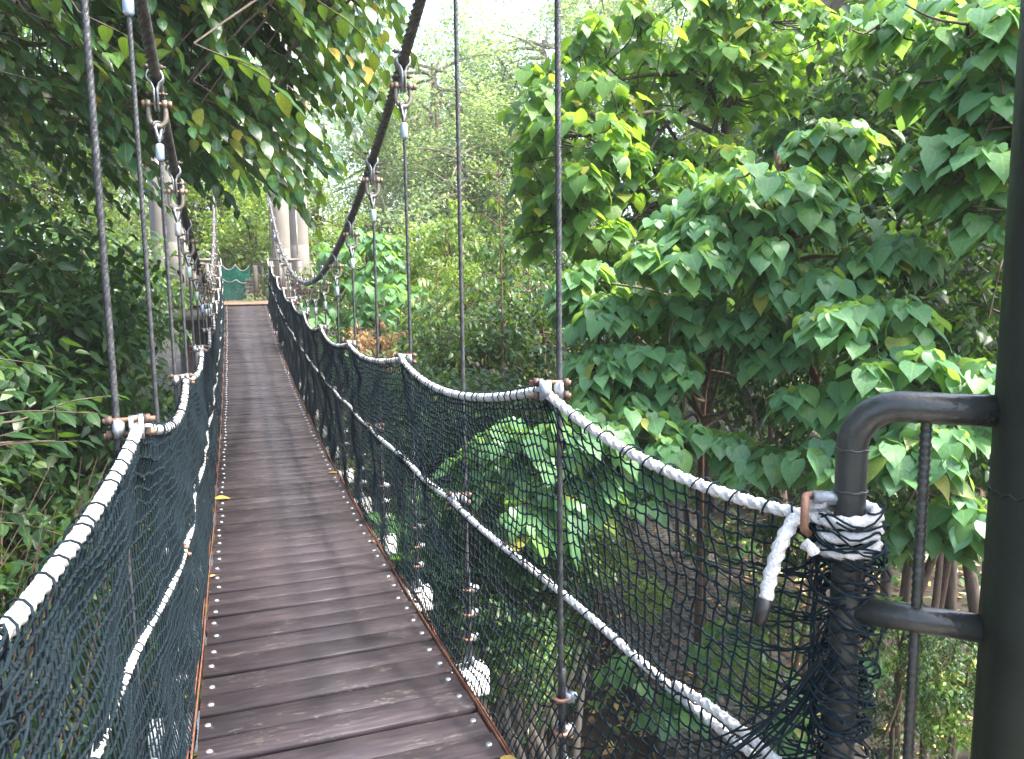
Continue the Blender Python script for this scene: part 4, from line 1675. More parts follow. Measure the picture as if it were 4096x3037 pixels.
broad_tree('broad_leaf_tree', 'tall backlit heart-leaved tree glowing yellow-green behind the hanger wires', (5.2, 8.2, 0), at(1620, 60, 8.2),
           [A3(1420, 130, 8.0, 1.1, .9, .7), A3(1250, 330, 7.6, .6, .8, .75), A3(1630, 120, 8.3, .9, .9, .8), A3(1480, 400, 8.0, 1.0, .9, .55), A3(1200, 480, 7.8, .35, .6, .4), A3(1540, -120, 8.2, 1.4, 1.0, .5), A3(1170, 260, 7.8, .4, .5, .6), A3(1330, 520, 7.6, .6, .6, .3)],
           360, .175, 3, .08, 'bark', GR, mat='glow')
broad_tree('broad_leaf_tree', 'low heart-leaved tree leaning over the white hand rope', (3.9, 6.3, 0), at(1560, 640, 6.5),
           [A3(1420, 690, 6.2, .6, .5, .2), A3(1340, 800, 6.0, .4, .4, .2), A3(1340, 900, 5.8, .35, .35, .16), A3(1580, 690, 6.1, .45, .5, .18), A3(1280, 650, 6.6, .3, .4, .3), A3(1440, 800, 6.0, .35, .35, .16), A3(1470, 960, 5.6, .3, .3, .12), A3(1620, 1000, 5.4, .28, .3, .12), A3(1690, 760, 5.8, .3, .35, .14)],
           225, .155, 4, .045, 'twig', GR)
broad_tree('broad_leaf_tree', 'heart-leaved sapling thicket filling the gap behind the bent pipe', (4.2, 4.1, 0), at(1990, 700, 4.9),
           [A3(1880, 700, 4.9, .45, .4, .12), A3(2010, 800, 4.7, .4, .4, .14), A3(1900, 830, 4.8, .35, .35, .12), A3(1780, 900, 5.0, .35, .35, .14), A3(1830, 1010, 4.8, .3, .3, .12), A3(2010, 980, 4.5, .3, .3, .16), A3(2090, 1130, 4.6, .2, .25, .2), A3(1960, 1160, 4.8, .16, .2, .16), A3(2120, 880, 4.6, .2, .3, .14)],
           150, .148, 5, .04, 'twig', GR)
broad_tree('broad_leaf_tree', 'grey-green broad-leaved tree behind the low point of the main cable', (2.5, 14.8, 0), at(800, 520, 14.6),
           [A3(790, 560, 14.2, .85, .8, .55), A3(850, 670, 13.6, .7, .7, .6), A3(720, 690, 14.0, .5, .6, .8), A3(780, 790, 13.6, .9, .8, .5)],
           120, .22, 6, .09, 'bark', GR)
broad_tree('broad_leaf_tree', 'small heart-leaved seedling on the ground beside the paved path', (4.2, 5.4, 0), at(1590, 1480, 6.8),
           [A3(1600, 1430, 7.0, .45, .45, .3), A3(1480, 1560, 6.8, .35, .35, .25), A3(1700, 1580, 6.6, .4, .4, .25), A3(1900, 1430, 6.2, .25, .25, .2), A3(1330, 1480, 7.0, .3, .3, .2)],
           34, .15, 7, .02, 'twig', GR)
broad_tree('broad_leaf_tree', 'leafy young tree seen through the net before the paved path', (2.2, 6.0, 0), at(1230, 960, 5.8),
           [A3(1270, 960, 5.4, .35, .35, .2), A3(1330, 1080, 5.6, .3, .3, .2), A3(1150, 980, 5.6, .3, .3, .25), A3(1180, 1120, 5.4, .3, .3, .2), A3(1400, 1020, 5.8, .3, .3, .15), A3(1050, 1010, 6.2, .3, .3, .2)],
           92, .16, 8, .025, 'twig', GR)
broad_tree('broad_leaf_tree', 'taller heart-leaved tree standing in second row behind the steel pole', (8.2, 6.6, 0), at(1980, 60, 9.6),
           [A3(1850, 130, 9.2, .9, .8, .6), A3(2080, 330, 9.0, .8, .8, .6), A3(1900, 420, 9.2, .8, .8, .5), A3(2150, 560, 8.6, .6, .7, .5), A3(1980, 640, 8.8, .7, .7, .4), A3(1720, 250, 9.6, .5, .6, .6), A3(2150, 60, 9.0, .9, .8, .7)],
           230, .18, 9, .08, 'bark', GR)


def spray_tree(name, label, base, boughs, sprays, leaf, seed, mat='spray', shape='ovate', trunk_r=.12, droop=.55, spacing=.075, length=(.7, 1.5), flow=(1, 0, -.5), bark='bark', singles=300, alt=None):
    """a tree with long drooping twigs carrying two ranks of leaves; sprays: list of end points"""
    r = random.Random(seed)
    base = np.array(base, float)
    base[2] = float(ground_z(base[0], base[1])) - .1
    t = thing(name, label, 'tree', base)
    mb = MB()
    bp = []
    for pts in boughs:
        P = smooth_path(pts, 26)
        mb.tube(P, np.linspace(trunk_r if np.linalg.norm(np.array(pts[0]) - base) < .5 else trunk_r * .5, .015, 26), 9, False)
        bp.append(P[8:])
    BP = np.concatenate(bp)
    leaves = []
    fl = unit(flow)
    for end in sprays:
        L = r.uniform(*length)
        d = unit(fl + np.array([r.gauss(0, .35), r.gauss(0, .45), r.gauss(0, .2)]))
        d[2] = d[2] - .1
        start = end - d * L + np.array([0, 0, droop * L * .35])
        mid = (start + end) / 2 + np.array([0, 0, droop * L * .28])
        P = smooth_path([start, mid, end], 14)
        # join the twig to the nearest bough
        a = BP[int(np.argmin(np.linalg.norm(BP - start, axis=1)))]
        mb.tube(smooth_path([a, (a + start) / 2 + np.array([0, 0, .08]), start], 6), np.linspace(.012, .006, 6), 5, False)
        mb.tube(P, np.linspace(.006, .002, 14), 4, False)
        s = np.concatenate([[0], np.cumsum(np.linalg.norm(np.diff(P, axis=0), axis=1))])
        k = 0
        x = s[-1] * r.uniform(.05, .2)
        while x < s[-1]:
            p = np.array([np.interp(x, s, P[:, c]) for c in range(3)])
            p2 = np.array([np.interp(min(x + .03, s[-1]), s, P[:, c]) for c in range(3)])
            p1 = np.array([np.interp(max(x - .03, 0), s, P[:, c]) for c in range(3)])
            tg = unit(p2 - p1)
            side = unit(np.cross(tg, [0, 0, 1.0]))
            sg = 1 if k % 2 else -1
            ax = unit(tg * .75 + side * sg * .75 + np.array([r.gauss(0, .1), r.gauss(0, .1), -.05 - r.uniform(0, .3)]))
            nrm = unit(np.array([0, 0, 1.0]) + side * sg * .25 + np.array([r.gauss(0, .18), r.gauss(0, .18), 0]))
            sz = leaf * r.uniform(.75, 1.2) * (1 if x < s[-1] * .85 else .75)
            leaves.append((p, ax, nrm, sz))
            x += spacing * r.uniform(.8, 1.25)
            k += 1
        leaves.append((P[-1], unit(tg + np.array([0, 0, -.3])), unit(np.array([0, 0, 1.0]) + tg * .5), leaf * .7))
    part('trunk', mb, bark, t, True)
    foliage(t, leaves, shape, mat, singles, alt)
    return t


def in_poly(p, poly):
    x, y = p
    c = False
    for i in range(len(poly)):
        x1, y1 = poly[i]
        x2, y2 = poly[i - 1]
        if (y1 > y) != (y2 > y) and x < (x2 - x1) * (y - y1) / (y2 - y1) + x1:
            c = not c
    return c


def ends_in(poly, n, d0, d1, seed):
    r = random.Random(seed)
    xs, ys = [p[0] for p in poly], [p[1] for p in poly]
    out = []
    while len(out) < n:
        p = (r.uniform(min(xs), max(xs)), r.uniform(min(ys), max(ys)))
        if in_poly(p, poly):
            out.append(at(p[0], p[1], r.uniform(d0, d1)))
    return out


def build_left_trees():
    poly = [(-250, -350), (-200, 330), (80, 380), (230, 330), (330, 400), (450, 425), (560, 415), (640, 455), (690, 500), (730, 440), (770, 360), (860, 250), (920, 60), (930, -60), (980, -350)]
    sp = ends_in(poly, 400, 5.0, 8.6, 3)
    for q in [(640, 440, 6.0), (690, 500, 6.2), (700, 430, 5.8), (745, 395, 6.0), (790, 330, 6.0), (560, 415, 5.8), (530, 475, 6.0), (450, 425, 5.6), (375, 420, 5.2), (880, 220, 5.6), (905, 130, 5.8), (900, 40, 6.0), (840, 260, 5.8), (770, 290, 5.6), (600, 400, 5.6)]:
        sp.append(at(*q))
    sp += ends_in([(420, -120), (430, 400), (560, 400), (640, 440), (700, 440), (760, 330), (840, 220), (900, 60), (880, -120)], 130, 6.0, 9.5, 33)
    b = (-2.6, 7.6, 0)
    gz = float(ground_z(-2.6, 7.6)) - .1
    tr = (-2.6, 7.6, gz)
    boughs = [[tr, (-2.7, 7.5, 0), (-2.4, 7.3, 3.0), (-1.2, 7.0, 4.9), (.6, 6.7, 5.3)],
              [(-2.45, 7.35, 2.6), (-2.0, 6.6, 4.0), (-1.2, 5.9, 4.6), (.2, 5.6, 4.6)],
              [(-2.45, 7.35, 2.4), (-2.2, 7.8, 3.6), (-1.0, 8.3, 4.6), (.9, 8.4, 4.9)],
              [(-2.5, 7.4, 2.3), (-2.8, 6.6, 3.4), (-2.6, 5.6, 4.0), (-1.8, 5.0, 4.2)],
              [(-1.3, 7.0, 4.85), (-.4, 6.6, 4.5), (.3, 6.3, 4.0), (.8, 6.2, 3.6)]]
    spray_tree('overhanging_tree', 'leafy tree with drooping two-ranked sprays hanging over the footbridge', b, boughs, sp, .168, 21, flow=(1.0, -.15, -.55), spacing=.066, alt=('yellow', .012))
    # darker tree behind it
    poly2 = [(-300, -300), (-250, 520), (60, 540), (260, 500), (420, 460), (520, 420), (560, 200), (560, -300)]
    sp2 = ends_in(poly2, 260, 8.2, 12.0, 4)
    gz = float(ground_z(-4.5, 10)) - .1
    boughs = [[(-4.5, 10, gz), (-4.4, 10, 1.0), (-4.0, 9.8, 4.0), (-2.8, 9.6, 5.6), (-1.0, 9.6, 6.2)],
              [(-4.2, 9.9, 2.4), (-3.6, 9.4, 3.4), (-2.6, 9.0, 3.8), (-1.4, 8.8, 3.9)],
              [(-4.2, 9.9, 2.8), (-3.4, 10.4, 4.4), (-2.0, 10.8, 4.9), (-.4, 10.9, 4.8)]]
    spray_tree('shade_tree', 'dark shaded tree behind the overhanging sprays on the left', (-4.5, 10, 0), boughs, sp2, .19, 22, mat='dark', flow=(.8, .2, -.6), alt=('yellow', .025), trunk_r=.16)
    # near twigs with big glossy leaves low at the left, deep shadow put into their colour
    e = [at(215, 900, 3.3), at(120, 870, 3.4), at(60, 930, 3.2), at(170, 960, 3.5), at(30, 850, 3.6), at(60, 1120, 3.6), at(10, 800, 3.4), at(250, 860, 3.8), at(120, 800, 4.0), at(-60, 900, 3.3), at(180, 1180, 3.9)]
    gz = float(ground_z(-2.2, 3.4)) - .1
    boughs = [[(-2.2, 3.4, gz), (-2.2, 3.4, -1.2), (-2.0, 3.3, 0.1), (-1.7, 3.3, .8)],
              [(-2.1, 3.4, -.9), (-1.7, 3.3, -.4), (-1.5, 3.2, .1), (-1.4, 3.2, .45)]]
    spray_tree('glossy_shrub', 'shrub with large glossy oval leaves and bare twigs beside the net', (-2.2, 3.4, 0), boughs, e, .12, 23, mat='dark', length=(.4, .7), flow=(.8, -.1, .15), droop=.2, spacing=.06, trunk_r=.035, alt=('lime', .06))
    # bare dead twigs
    t = thing('bare_twigs', 'tangle of thin bare twigs below the glossy shrub', 'twigs', (-2.0, 3.9, gz))
    mb = MB()
    r = random.Random(8)
    for i in range(34):
        a = np.array([-2.1 + r.gauss(0, .25), 3.9 + r.gauss(0, .35), gz + r.uniform(0, 1.8)])
        b = at(r.uniform(-20, 260), r.uniform(960, 1350), r.uniform(3.2, 4.4))
        mb.tube(smooth_path([a, (a + b) / 2 + np.array([r.gauss(0, .15), r.gauss(0, .15), r.gauss(0, .1)]), b], 9), np.linspace(.009, .002, 9), 4, False)
    part('twig_mesh', mb, 'twig', t, True)


build_left_trees()


# ------------------------------------------------------------------ crowns for shrubs and far trees (shared meshes)
def crown(seed, nclump, per, leaf, mat, shape, rad=(1, 1, 1), spread=.26, shell=.35, hang=.3):
    r = np.random.default_rng(seed)
    c = r.normal(0, 1, (nclump, 3))
    c /= np.linalg.norm(c, axis=1)[:, None]
    c *= (r.uniform(shell, 1, nclump) ** .6)[:, None]
    c *= r.uniform(.75, 1.12, nclump)[:, None]
    n = nclump * per
    q = r.normal(0, 1, (n, 3))
    q /= np.linalg.norm(q, axis=1)[:, None]
    q *= (r.uniform(0, 1, n) ** .5)[:, None]
    sp = np.repeat(r.uniform(.55, 1.25, nclump), per)[:, None] * spread
    q[:, 2] *= .6
    p = np.repeat(c, per, 0) + q * sp
    p *= np.array(rad)
    out = q + .5 * np.repeat(c, per, 0)
    az = r.uniform(0, 2 * PI, n)
    ax = np.stack([np.cos(az), np.sin(az), np.zeros(n)], 1) * .9 + out * .5
    ax[:, 2] -= hang * r.uniform(.4, 1.8, n)
    nr = np.tile([0, 0, 1.0], (n, 1)) + r.normal(0, .38, (n, 3)) + out * .35
    size = leaf * r.uniform(.6, 1.25, n)
    var = r.integers(0, len(SHAPES[shape]), n)
    return join_leaves('crown', p, frames(ax, nr), size, shape, var, mat), c * np.array(rad)


def trunk_mesh(seed, h, r0, targets, bark, r1=.3):
    """trunk from -h to the crown centre plus limbs to some clumps"""
    r = random.Random(seed)
    mb = MB()
    P = smooth_path([(r.gauss(0, .2), r.gauss(0, .2), -h), (r.gauss(0, .15), r.gauss(0, .15), -h * .5), (0, 0, 0), (r.gauss(0, .1), r.gauss(0, .1), r1 * 2)], 20)
    mb.tube(P, np.linspace(r0, r0 * .3, 20), 9, False)
    for c in targets:
        a = P[r.randint(9, 18)]
        mb.tube(smooth_path([a, (a + c) / 2 + np.array([0, 0, .15]), c], 8), np.linspace(r0 * .35, r0 * .06, 8), 5, False)
    return mb.mesh('trunk', bark, True)


def build_forest():
    r = random.Random(31)
    # tall trees, unit crown sizes in metres
    TALL = []
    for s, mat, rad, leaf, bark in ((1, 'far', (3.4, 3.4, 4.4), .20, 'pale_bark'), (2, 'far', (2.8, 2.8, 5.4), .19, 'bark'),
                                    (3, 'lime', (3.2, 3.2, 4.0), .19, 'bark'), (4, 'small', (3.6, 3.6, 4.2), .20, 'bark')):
        me, c = crown(s, 85, 120, leaf, mat, 'far', rad, .30, .3)
        TALL.append((me, trunk_mesh(s, 12, .28, c[:26], bark, .8)))
    BUSH = []
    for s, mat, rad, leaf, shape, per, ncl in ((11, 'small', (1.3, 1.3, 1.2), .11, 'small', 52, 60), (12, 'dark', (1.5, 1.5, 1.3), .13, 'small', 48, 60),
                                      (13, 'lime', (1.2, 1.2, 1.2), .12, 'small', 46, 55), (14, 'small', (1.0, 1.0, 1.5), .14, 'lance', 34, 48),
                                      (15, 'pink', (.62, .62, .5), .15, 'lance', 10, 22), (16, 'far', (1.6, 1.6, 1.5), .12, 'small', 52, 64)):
        me, c = crown(s, ncl, per, leaf, mat, shape, rad, .30, .3, .5)
        BUSH.append((me, trunk_mesh(s, 3.2, .05, c[:14], 'twig', .3)))
    def put(name, label, group, proto, pos, scale, rot):
        me, tm = proto
        pos = np.array(pos, float)
        rad = (.6 if 'young leaves' in label else 1.45 if name == 'shrub' else 3.6) * scale
        if -1 < pos[1] < 19.5 and pos[2] + rad > -.6 and abs(pos[0]) < .85 + rad:
            pos[0] = (.85 + rad) * (1 if pos[0] > -.2 else -1)
        base = np.array([pos[0], pos[1], float(ground_z(pos[0], pos[1]))])
        t = thing(name, label, 'tree' if 'tree' in name else 'shrub', base, group)
        R = np.array([[math.cos(rot), -math.sin(rot), 0], [math.sin(rot), math.cos(rot), 0], [0, 0, 1]])
        place('trunk', tm, t, pos, R, scale)
        place('crown', me, t, pos, R, scale)
        foot = pos[2] - (3.2 if name == 'shrub' else 12.0) * scale
        if foot > base[2] - .05:
            mb = MB()
            r0 = (.05 if name == 'shrub' else .28) * scale
            mb.tube(smooth_path([(base[0], base[1], base[2] - .15), (base[0] + r0, base[1], (base[2] + foot) / 2), (pos[0], pos[1], foot + .4 * scale)], 10), np.linspace(r0 * 1.25, r0, 10), 9, False)
            part('stem', mb, 'bark', t, True)
    def zone(px, d, py):
        if px < 450:
            z = 'close beside the net on the leafy tree side' if d < 7 else 'behind the hanger wires on the leafy tree side' if d < 13 else 'beyond the columns on the leafy tree side'
        elif px < 690:
            z = 'behind the far platform'
        elif px < 900:
            z = 'near the low point of the main cable' if d < 22 else 'far beyond the low point of the main cable'
        elif px < 1280:
            z = 'under the railing-side net' if py > 860 else 'around the slender sapling' if d < 17 else 'far beyond the slender sapling'
        elif px < 1720:
            z = 'under the railing-side hand rope' if py > 900 else 'behind the heart-leaved trees at the path' if d < 20 else 'far beyond the heart-leaved trees at the path'
        else:
            z = 'below the bent pipe railing' if py > 860 else 'behind the heart-leaved trees by the steel pole' if d < 14 else 'far beyond the steel pole'
        return z
    SEEN = {}
    def polar(px, d):
        a = YAW + math.atan((px - 1114) / 1683)
        return np.array([CAM[0] + d * math.sin(a), CAM[1] + d * math.cos(a)])
    def zof(py, d):
        return 1.54 + (612 - py) / 1683 * d * .985
    # (px, py of crown centre, distance, kind, scale)
    tall = [(960, 235, 30, 0, 1.0), (1075, 330, 33, 1, 1.0), (1010, 400, 27, 0, .8), (900, 330, 36, 2, 1.0), (830, 420, 30, 0, .8),
            (1190, 190, 34, 0, 1.0), (1130, 420, 29, 3, .8), (1250, 330, 34, 2, .9), (1400, 150, 33, 0, 1.1), (1300, 480, 26, 3, .8),
            (560, 420, 33, 2, 1.0), (480, 480, 30, 2, .75), (620, 250, 36, 0, 1.1), (400, 350, 33, 3, 1.0), (250, 300, 30, 3, 1.0),
            (700, 520, 26, 2, .65), (60, 250, 27, 3, 1.1), (-150, 350, 24, 3, 1.0), (150, 480, 25, 2, .7),
            (1600, 60, 30, 0, 1.2), (1780, 200, 24, 3, 1.0), (1950, 150, 26, 3, 1.2), (2150, 100, 22, 3, 1.1), (2050, 380, 17, 3, .8),
            (1850, 430, 19, 3, .8), (1680, 420, 22, 2, .8), (1520, 350, 27, 0, .9), (2300, 350, 21, 3, .9),
            (1000, 560, 38, 0, .9), (1200, 580, 36, 3, .9), (1450, 600, 32, 3, .8), (300, 580, 30, 0, .8), (600, 600, 40, 0, .9), (800, 600, 36, 3, .9),
            (1040, 270, 44, 1, 1.1), (850, 230, 46, 0, 1.1), (500, 150, 44, 1, 1.3), (1320, 0, 46, 0, 1.3)]
    names = ['tall tree with small pale glittering leaves', 'slender tall tree with hanging foliage', 'bright yellow-green tall tree', 'dark green tall tree']
    for px, py, d, k, s in tall:
        xy = polar(px, d)
        put('forest_tree', names[k] + ' ' + zone(px, d, py), 'far forest trees', TALL[k], (xy[0], xy[1], zof(py, d)), s * r.uniform(.9, 1.1), r.uniform(0, 6.28))
    bn = ['small-leaved green shrub', 'dark shaded shrub', 'lime green sunlit shrub', 'shrub with hanging narrow leaves', 'shrub of orange-pink young leaves', 'dense grey-green bush']
    bush = [(80, 760, 7.4, 1, .9), (230, 700, 9.0, 0, 1.1), (130, 900, 7.0, 1, 1.0), (300, 810, 9.5, 0, .6), (280, 900, 8.5, 1, .8), (-60, 650, 8.0, 1, 1.1), (60, 1050, 6.5, 1, .9), (200, 1150, 6.2, 1, .8), (330, 1000, 8, 1, .9),  # left shrubs mostly take the leaf colour darkened for deep shadow
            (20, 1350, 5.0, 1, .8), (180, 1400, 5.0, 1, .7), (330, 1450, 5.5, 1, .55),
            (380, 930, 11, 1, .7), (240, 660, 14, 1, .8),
            (1000, 620, 13.5, 2, .5), (960, 770, 11.0, 3, .5), (1010, 720, 12.5, 0, 1.0), (1180, 700, 13, 0, .95), (1190, 790, 11, 1, .8), (1060, 820, 11.5, 1, .9), (900, 860, 10.5, 1, .5), (980, 560, 15, 2, .9), (1150, 590, 15, 0, 1.1),
            (825, 750, 9.0, 4, .62), (780, 730, 9.6, 4, .42), (880, 560, 20, 5, 1.2), (1240, 600, 16, 5, 1.2), (1330, 640, 15, 1, 1.1),
            (1500, 640, 12, 1, 1.1), (1680, 680, 11, 1, 1.1), (1800, 700, 9.0, 1, 1.1), (1950, 560, 10, 1, 1.2), (2100, 520, 9.0, 1, 1.1), (2120, 760, 7.5, 1, 1.0), (2000, 330, 11, 1, 1.3), (1850, 300, 12.5, 0, 1.2),
            (1700, 550, 14, 0, 1.3), (1560, 480, 15, 2, 1.2), (2180, 250, 9.5, 1, 1.2), (2200, 620, 6.5, 1, .7), (1380, 760, 13, 5, 1.0), (1480, 780, 18, 5, 1.2), (1650, 800, 15, 5, 1.0),
            (720, 640, 17, 0, .9), (770, 900, 9.0, 1, .5), (900, 950, 8.5, 1, .5), (1000, 930, 8.5, 0, .7), (1150, 930, 8.5, 1, .75),
            (560, 520, 27, 2, 1.4), (500, 560, 28, 2, 1.2), (610, 560, 28, 5, 1.3), (650, 640, 24, 5, 1.2), (300, 540, 24, 5, 1.4), (200, 620, 18, 0, 1.4),
            (1240, 960, 9.0, 0, .55), (1300, 1120, 8.5, 0, .35), (1330, 1250, 8.0, 2, .3), (870, 1180, 6.0, 1, .45), (960, 1330, 5.5, 1, .45), (1150, 1480, 5.2, 0, .3),
            (1420, 1330, 7.6, 2, .22), (1550, 1200, 9.0, 0, .3), (1700, 1330, 7.0, 0, .3), (1250, 1200, 7.6, 0, .4), (1100, 1250, 6.6, 1, .4), (1650, 1500, 6.2, 2, .25), (2000, 1520, 5.8, 1, .2), (1120, 1130, 7.2, 2, .4), (1480, 1050, 10.5, 0, .45),
            (1990, 1340, 5.6, 0, .24), (2110, 1400, 5.2, 1, .24),
            (1780, 1090, 7.0, 1, .5), (2150, 1450, 5.2, 2, .3), (2060, 880, 6.2, 1, .6)]
    for px, py, d, k, s in bush:
        xy = polar(px, d)
        put('shrub', bn[k] + ' ' + zone(px, d, py), 'understorey shrubs', BUSH[k], (xy[0], xy[1], zof(py, d)), s * r.uniform(.92, 1.08), r.uniform(0, 6.28))
    # unseen trees on the left; the higher crowns are added to darken that side
    for i, (x, y, k, s) in enumerate(((-8, 3, 3, 1.0), (-9, 9, 3, 1.1), (-4.5, 7.5, 3, .95), (-5.2, 2.5, 3, .9))):
        put('forest_tree', 'unseen dark green forest tree shading the left of the footbridge', 'trees around the footbridge', TALL[k], (x, y, 10.5 if x in (-4.5, -5.0) else 8.5 if x == -5.2 else 4.5 + i % 3), s, i * 1.3)
    # one big dark trunk against the sky
    b = at(1755, 620, 15)
    t = thing('old_tree', 'thick dark old trunk standing against a bright gap of sky', 'tree', (b[0], b[1], float(ground_z(b[0], b[1]))))
    mb = MB()
    g = float(ground_z(b[0], b[1]))
    mb.tube(smooth_path([(b[0], b[1], g), (b[0] + .1, b[1], 3), (b[0] - .1, b[1], 6.0), (b[0] - .2, b[1], 9.5)], 24), np.linspace(.5, .26, 24), 12, False)
    for q in range(5):
        z = 4.6 + q * .8
        mb.tube(smooth_path([(b[0], b[1], z), (b[0] + r.choice((-1, 1)) * .9, b[1] - .3, z + .9), (b[0] + r.choice((-1, 1)) * 2.0, b[1] - .5, z + 2.0)], 10), np.linspace(.14, .03, 10), 7, False)
    part('trunk', mb, 'bark', t, True)
    xy = (b[0] + 1.5, b[1] + .5)
    place('crown', TALL[3][0], t, (xy[0], xy[1], 9.5), None, .7)


build_forest()


def build_saplings():
    # slender sapling with drooping narrow leaves in tiers, in the middle distance
    for (px, py0, py1, d, seed, lab) in ((1085, 1050, 330, 10.5, 41, 'slender reddish sapling with tiers of drooping narrow leaves behind the hand rope'),
                                         (1150, 980, 560, 12.0, 42, 'shorter slender sapling with narrow leaves beside the reddish one'),
                                         (950, 980, 600, 11.0, 43, 'light green sapling with feathery hanging leaves beside the hanger wires')):
        r = random.Random(seed)
        b, tp = at(px, py0, d), at(px, py1, d)
        base = np.array([b[0], b[1], float(ground_z(b[0], b[1])) - .05])
        boughs = [[tuple(base), tuple((base + tp) / 2 + np.array([.05, 0, 0])), tuple(tp)]]
        sp = []
        for k in range(46):
            f = r.uniform(.25, 1.0)
            c = base * (1 - f) + tp * f
            a = r.uniform(0, 6.28)
            L = (1.15 - .85 * f) * r.uniform(.7, 1.3) + .15
            sp.append(c + np.array([math.cos(a) * L, math.sin(a) * L, r.uniform(-.1, .12)]))
        t = thing('sapling', lab, 'tree', base)
        mb = MB()
        P = smooth_path(boughs[0], 20)
        mb.tube(P, np.linspace(.035, .006, 20), 8, False)
        leaves = []
        for e in sp:
            i = int(np.argmin(np.abs(P[:, 2] - (e[2] - .1))))
            a = P[i]
            Q = smooth_path([a, (a + e) / 2 + np.array([0, 0, .1]), e], 10)
            mb.tube(Q, np.linspace(.008, .002, 10), 4, False)
            for q in Q[3:]:
                for sg in (-1, 1):
                    if r.random() < .2:
                        continue
                    dv = unit(e - a)
                    sd = np.array([-dv[1], dv[0], 0])
                    ax = unit(dv * .6 + sd * sg * .8 + np.array([0, 0, -r.uniform(.3, 1.0)]))
                    leaves.append((q + np.array([r.gauss(0, .02), r.gauss(0, .02), 0]), ax, unit(np.array([0, 0, 1]) + sd * sg * .3 + np.array([r.gauss(0, .2), r.gauss(0, .2), 0])), .15 * r.uniform(.7, 1.2)))
        part('trunk', mb, 'redtwig', t, True)
        foliage(t, leaves, 'lance', 'small' if seed != 43 else 'lime', 300)


build_saplings()


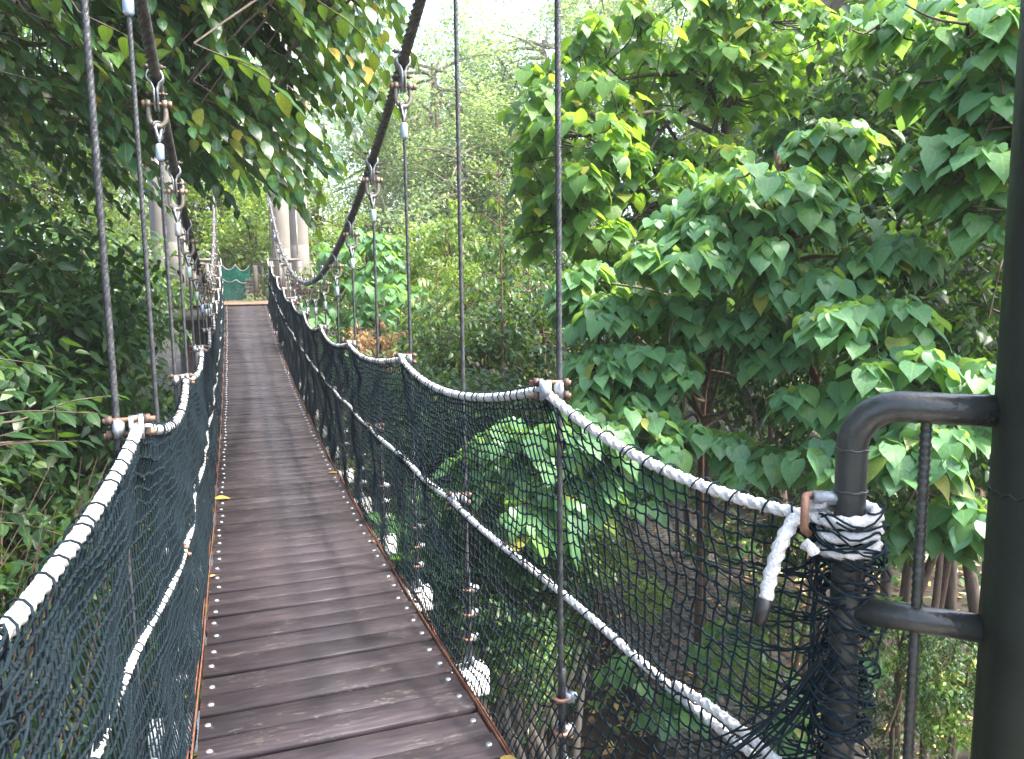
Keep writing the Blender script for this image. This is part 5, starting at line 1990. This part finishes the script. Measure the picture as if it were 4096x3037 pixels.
def build_understory():
    # banana-like plants under the railing-side net
    r = random.Random(51)
    spots = [(at(1000, 1150, 6.3), 'clump of long paddle-shaped leaves below the railing-side net'),
             (at(1090, 1000, 7.4), 'taller clump of paddle leaves behind the railing-side net'),
             (at(890, 1130, 6.8), 'low clump of paddle leaves close to the deck beams')]
    for p, lab in spots:
        base = np.array([p[0] + .2, p[1] + .2, float(ground_z(p[0], p[1])) - .05])
        t = thing('banana_plant', lab, 'plant', base)
        mb = MB()
        top = p - np.array([0, 0, .45])
        mb.tube(smooth_path([base, (base + top) / 2 + np.array([.05, 0, 0]), top], 12), np.linspace(.09, .04, 12), 10, False)
        part('stem', mb, 'petiole', t, True)
        leaves = []
        for k in range(9):
            az = k * 2.4 + r.uniform(-.3, .3)
            h = np.array([math.cos(az), math.sin(az), 0])
            ax = unit(h + np.array([0, 0, r.uniform(.1, 1.1)]))
            leaves.append((top, ax, unit(np.array([0, 0, 1.0]) - h * .4 + np.array([r.gauss(0, .25), r.gauss(0, .25), 0])), r.uniform(.7, 1.15)))
        foliage(t, leaves, 'banana', 'banana')
    # dead stems
    b = at(1170, 1330, 6.0)
    t = thing('dead_stems', 'bundle of dry brown stems standing under the railing-side net', 'dead plant', (b[0], b[1], GZ))
    mb = MB()
    for i in range(22):
        x, y = b[0] + r.gauss(0, .16), b[1] + r.gauss(0, .16)
        mb.tube(smooth_path([(x, y, GZ - .1), (x + r.gauss(0, .04), y + r.gauss(0, .04), GZ + .8), (x + r.gauss(0, .12), y + r.gauss(0, .12), GZ + r.uniform(1.2, 1.9))], 8), np.linspace(.045, .02, 8), 6, False)
    part('stem_mesh', mb, 'pale_bark', t, True)
    # leaf litter
    n = 16000
    rr = np.random.default_rng(3)
    x = rr.uniform(-6, 16, n)
    y = rr.uniform(1.5, 26, n)
    z = ground_z(x, y) + .012 + rr.uniform(0, .02, n)
    d2 = np.min(np.hypot(x[:, None] - PATH[None, ::3, 0], y[:, None] - PATH[None, ::3, 1]), 1)
    on = d2 < PATH_W / 2
    keep = (~on) | (rr.uniform(0, 1, n) < .12)
    z = np.where(on, ground_z(x, y) + .195, z)
    pos = np.stack([x, y, z], 1)[keep]
    m = len(pos)
    az = rr.uniform(0, 6.28, m)
    ax = np.stack([np.cos(az), np.sin(az), rr.normal(0, .12, m)], 1)
    nr = np.tile([0, 0, 1.0], (m, 1)) + rr.normal(0, .22, (m, 3))
    me = join_leaves('leaf_litter', pos, frames(ax, nr), rr.uniform(.07, .17, m), 'small', rr.integers(0, 3, m), 'litter')
    o = place('leaf_litter', me)
    tag(o, 'brown fallen leaves scattered over the forest floor', 'leaf litter', None, 'stuff')
    # ground cover
    n = 22000
    x = rr.uniform(-6, 16, n)
    y = rr.uniform(2.0, 26, n)
    d2 = np.min(np.hypot(x[:, None] - PATH[None, ::3, 0], y[:, None] - PATH[None, ::3, 1]), 1)
    dens = .5 + .5 * np.sin(x * 1.7 + 1.2) * np.sin(y * 1.3 + .4)
    keep = (d2 > PATH_W / 2 + .15) & (rr.uniform(0, 1, n) < dens)
    x, y = x[keep], y[keep]
    m = len(x)
    pos = np.stack([x, y, ground_z(x, y) + rr.uniform(.03, .38, m)], 1)
    az = rr.uniform(0, 6.28, m)
    ax = np.stack([np.cos(az), np.sin(az), rr.uniform(-.5, .4, m)], 1)
    nr = np.tile([0, 0, 1.0], (m, 1)) + rr.normal(0, .3, (m, 3))
    me = join_leaves('ground_cover', pos, frames(ax, nr), rr.uniform(.09, .26, m), 'small', rr.integers(0, 3, m), 'small')
    tag(place('ground_cover', me), 'low green seedlings covering the forest floor', 'ground cover', None, 'stuff')
    # fallen leaves on the deck
    def fallen(px, py, z, sz, az, label, mat, shape='ovate'):
        s = 1.8384
        d = np.array([(px * s - 2048.0) / 3094.0, -(py * s - 1518.5) / 3094.0, 1.0])
        w = d[0] * _r2 + d[1] * _u2 + d[2] * _f
        p = CAM + w * (z - CAM[2]) / w[2]
        p[2] = deck_z(p[1]) + .012
        ax = np.array([[math.cos(az), math.sin(az), .05]])
        o = place('fallen_leaf', leaf_mesh(shape, 0, mat), None, p, frames(ax, np.array([[.1, -.15, 1.0]]))[0], sz)
        tag(o, label, 'leaf')
    fallen(466, 1087, -.06, .13, .1, 'yellow fallen leaf on the deck edge at the leafy tree side', 'yellow')
    fallen(733, 1030, -.06, .10, 2.6, 'yellow fallen leaf on the deck edge at the railing side', 'yellow')
    fallen(1090, 1668, .02, .085, -.6, 'broad pale yellow leaf lying on the rusty edge strip', 'yellow', 'heart')
    fallen(458, 1258, -.05, .045, .8, 'small dry brown leaf caught on the rusty strip', 'litter')
    fallen(815, 1180, -.05, .05, 2.0, 'small dry leaf beside a screw at the railing side edge', 'litter')


build_understory()


def build_haze():
    me = MB().box((20, 20, 11.5), (580, 580, 32)).mesh('haze', None)
    m = bpy.data.materials.new('haze_air')
    m.use_nodes = True
    nt = m.node_tree
    nt.nodes.remove(nt.nodes['Principled BSDF'])
    v = nt.nodes.new('ShaderNodeVolumePrincipled')
    v.inputs['Color'].default_value = (.93, .97, 1.0, 1)
    v.inputs['Density'].default_value = HAZE
    nt.links.new(v.outputs[0], nt.nodes['Material Output'].inputs['Volume'])
    me.materials.append(m)
    o = place('haze', me)
    o['kind'] = 'stuff'
    tag(o, 'pale humid air between the trees', 'haze')


HAZE = .0011
build_haze()
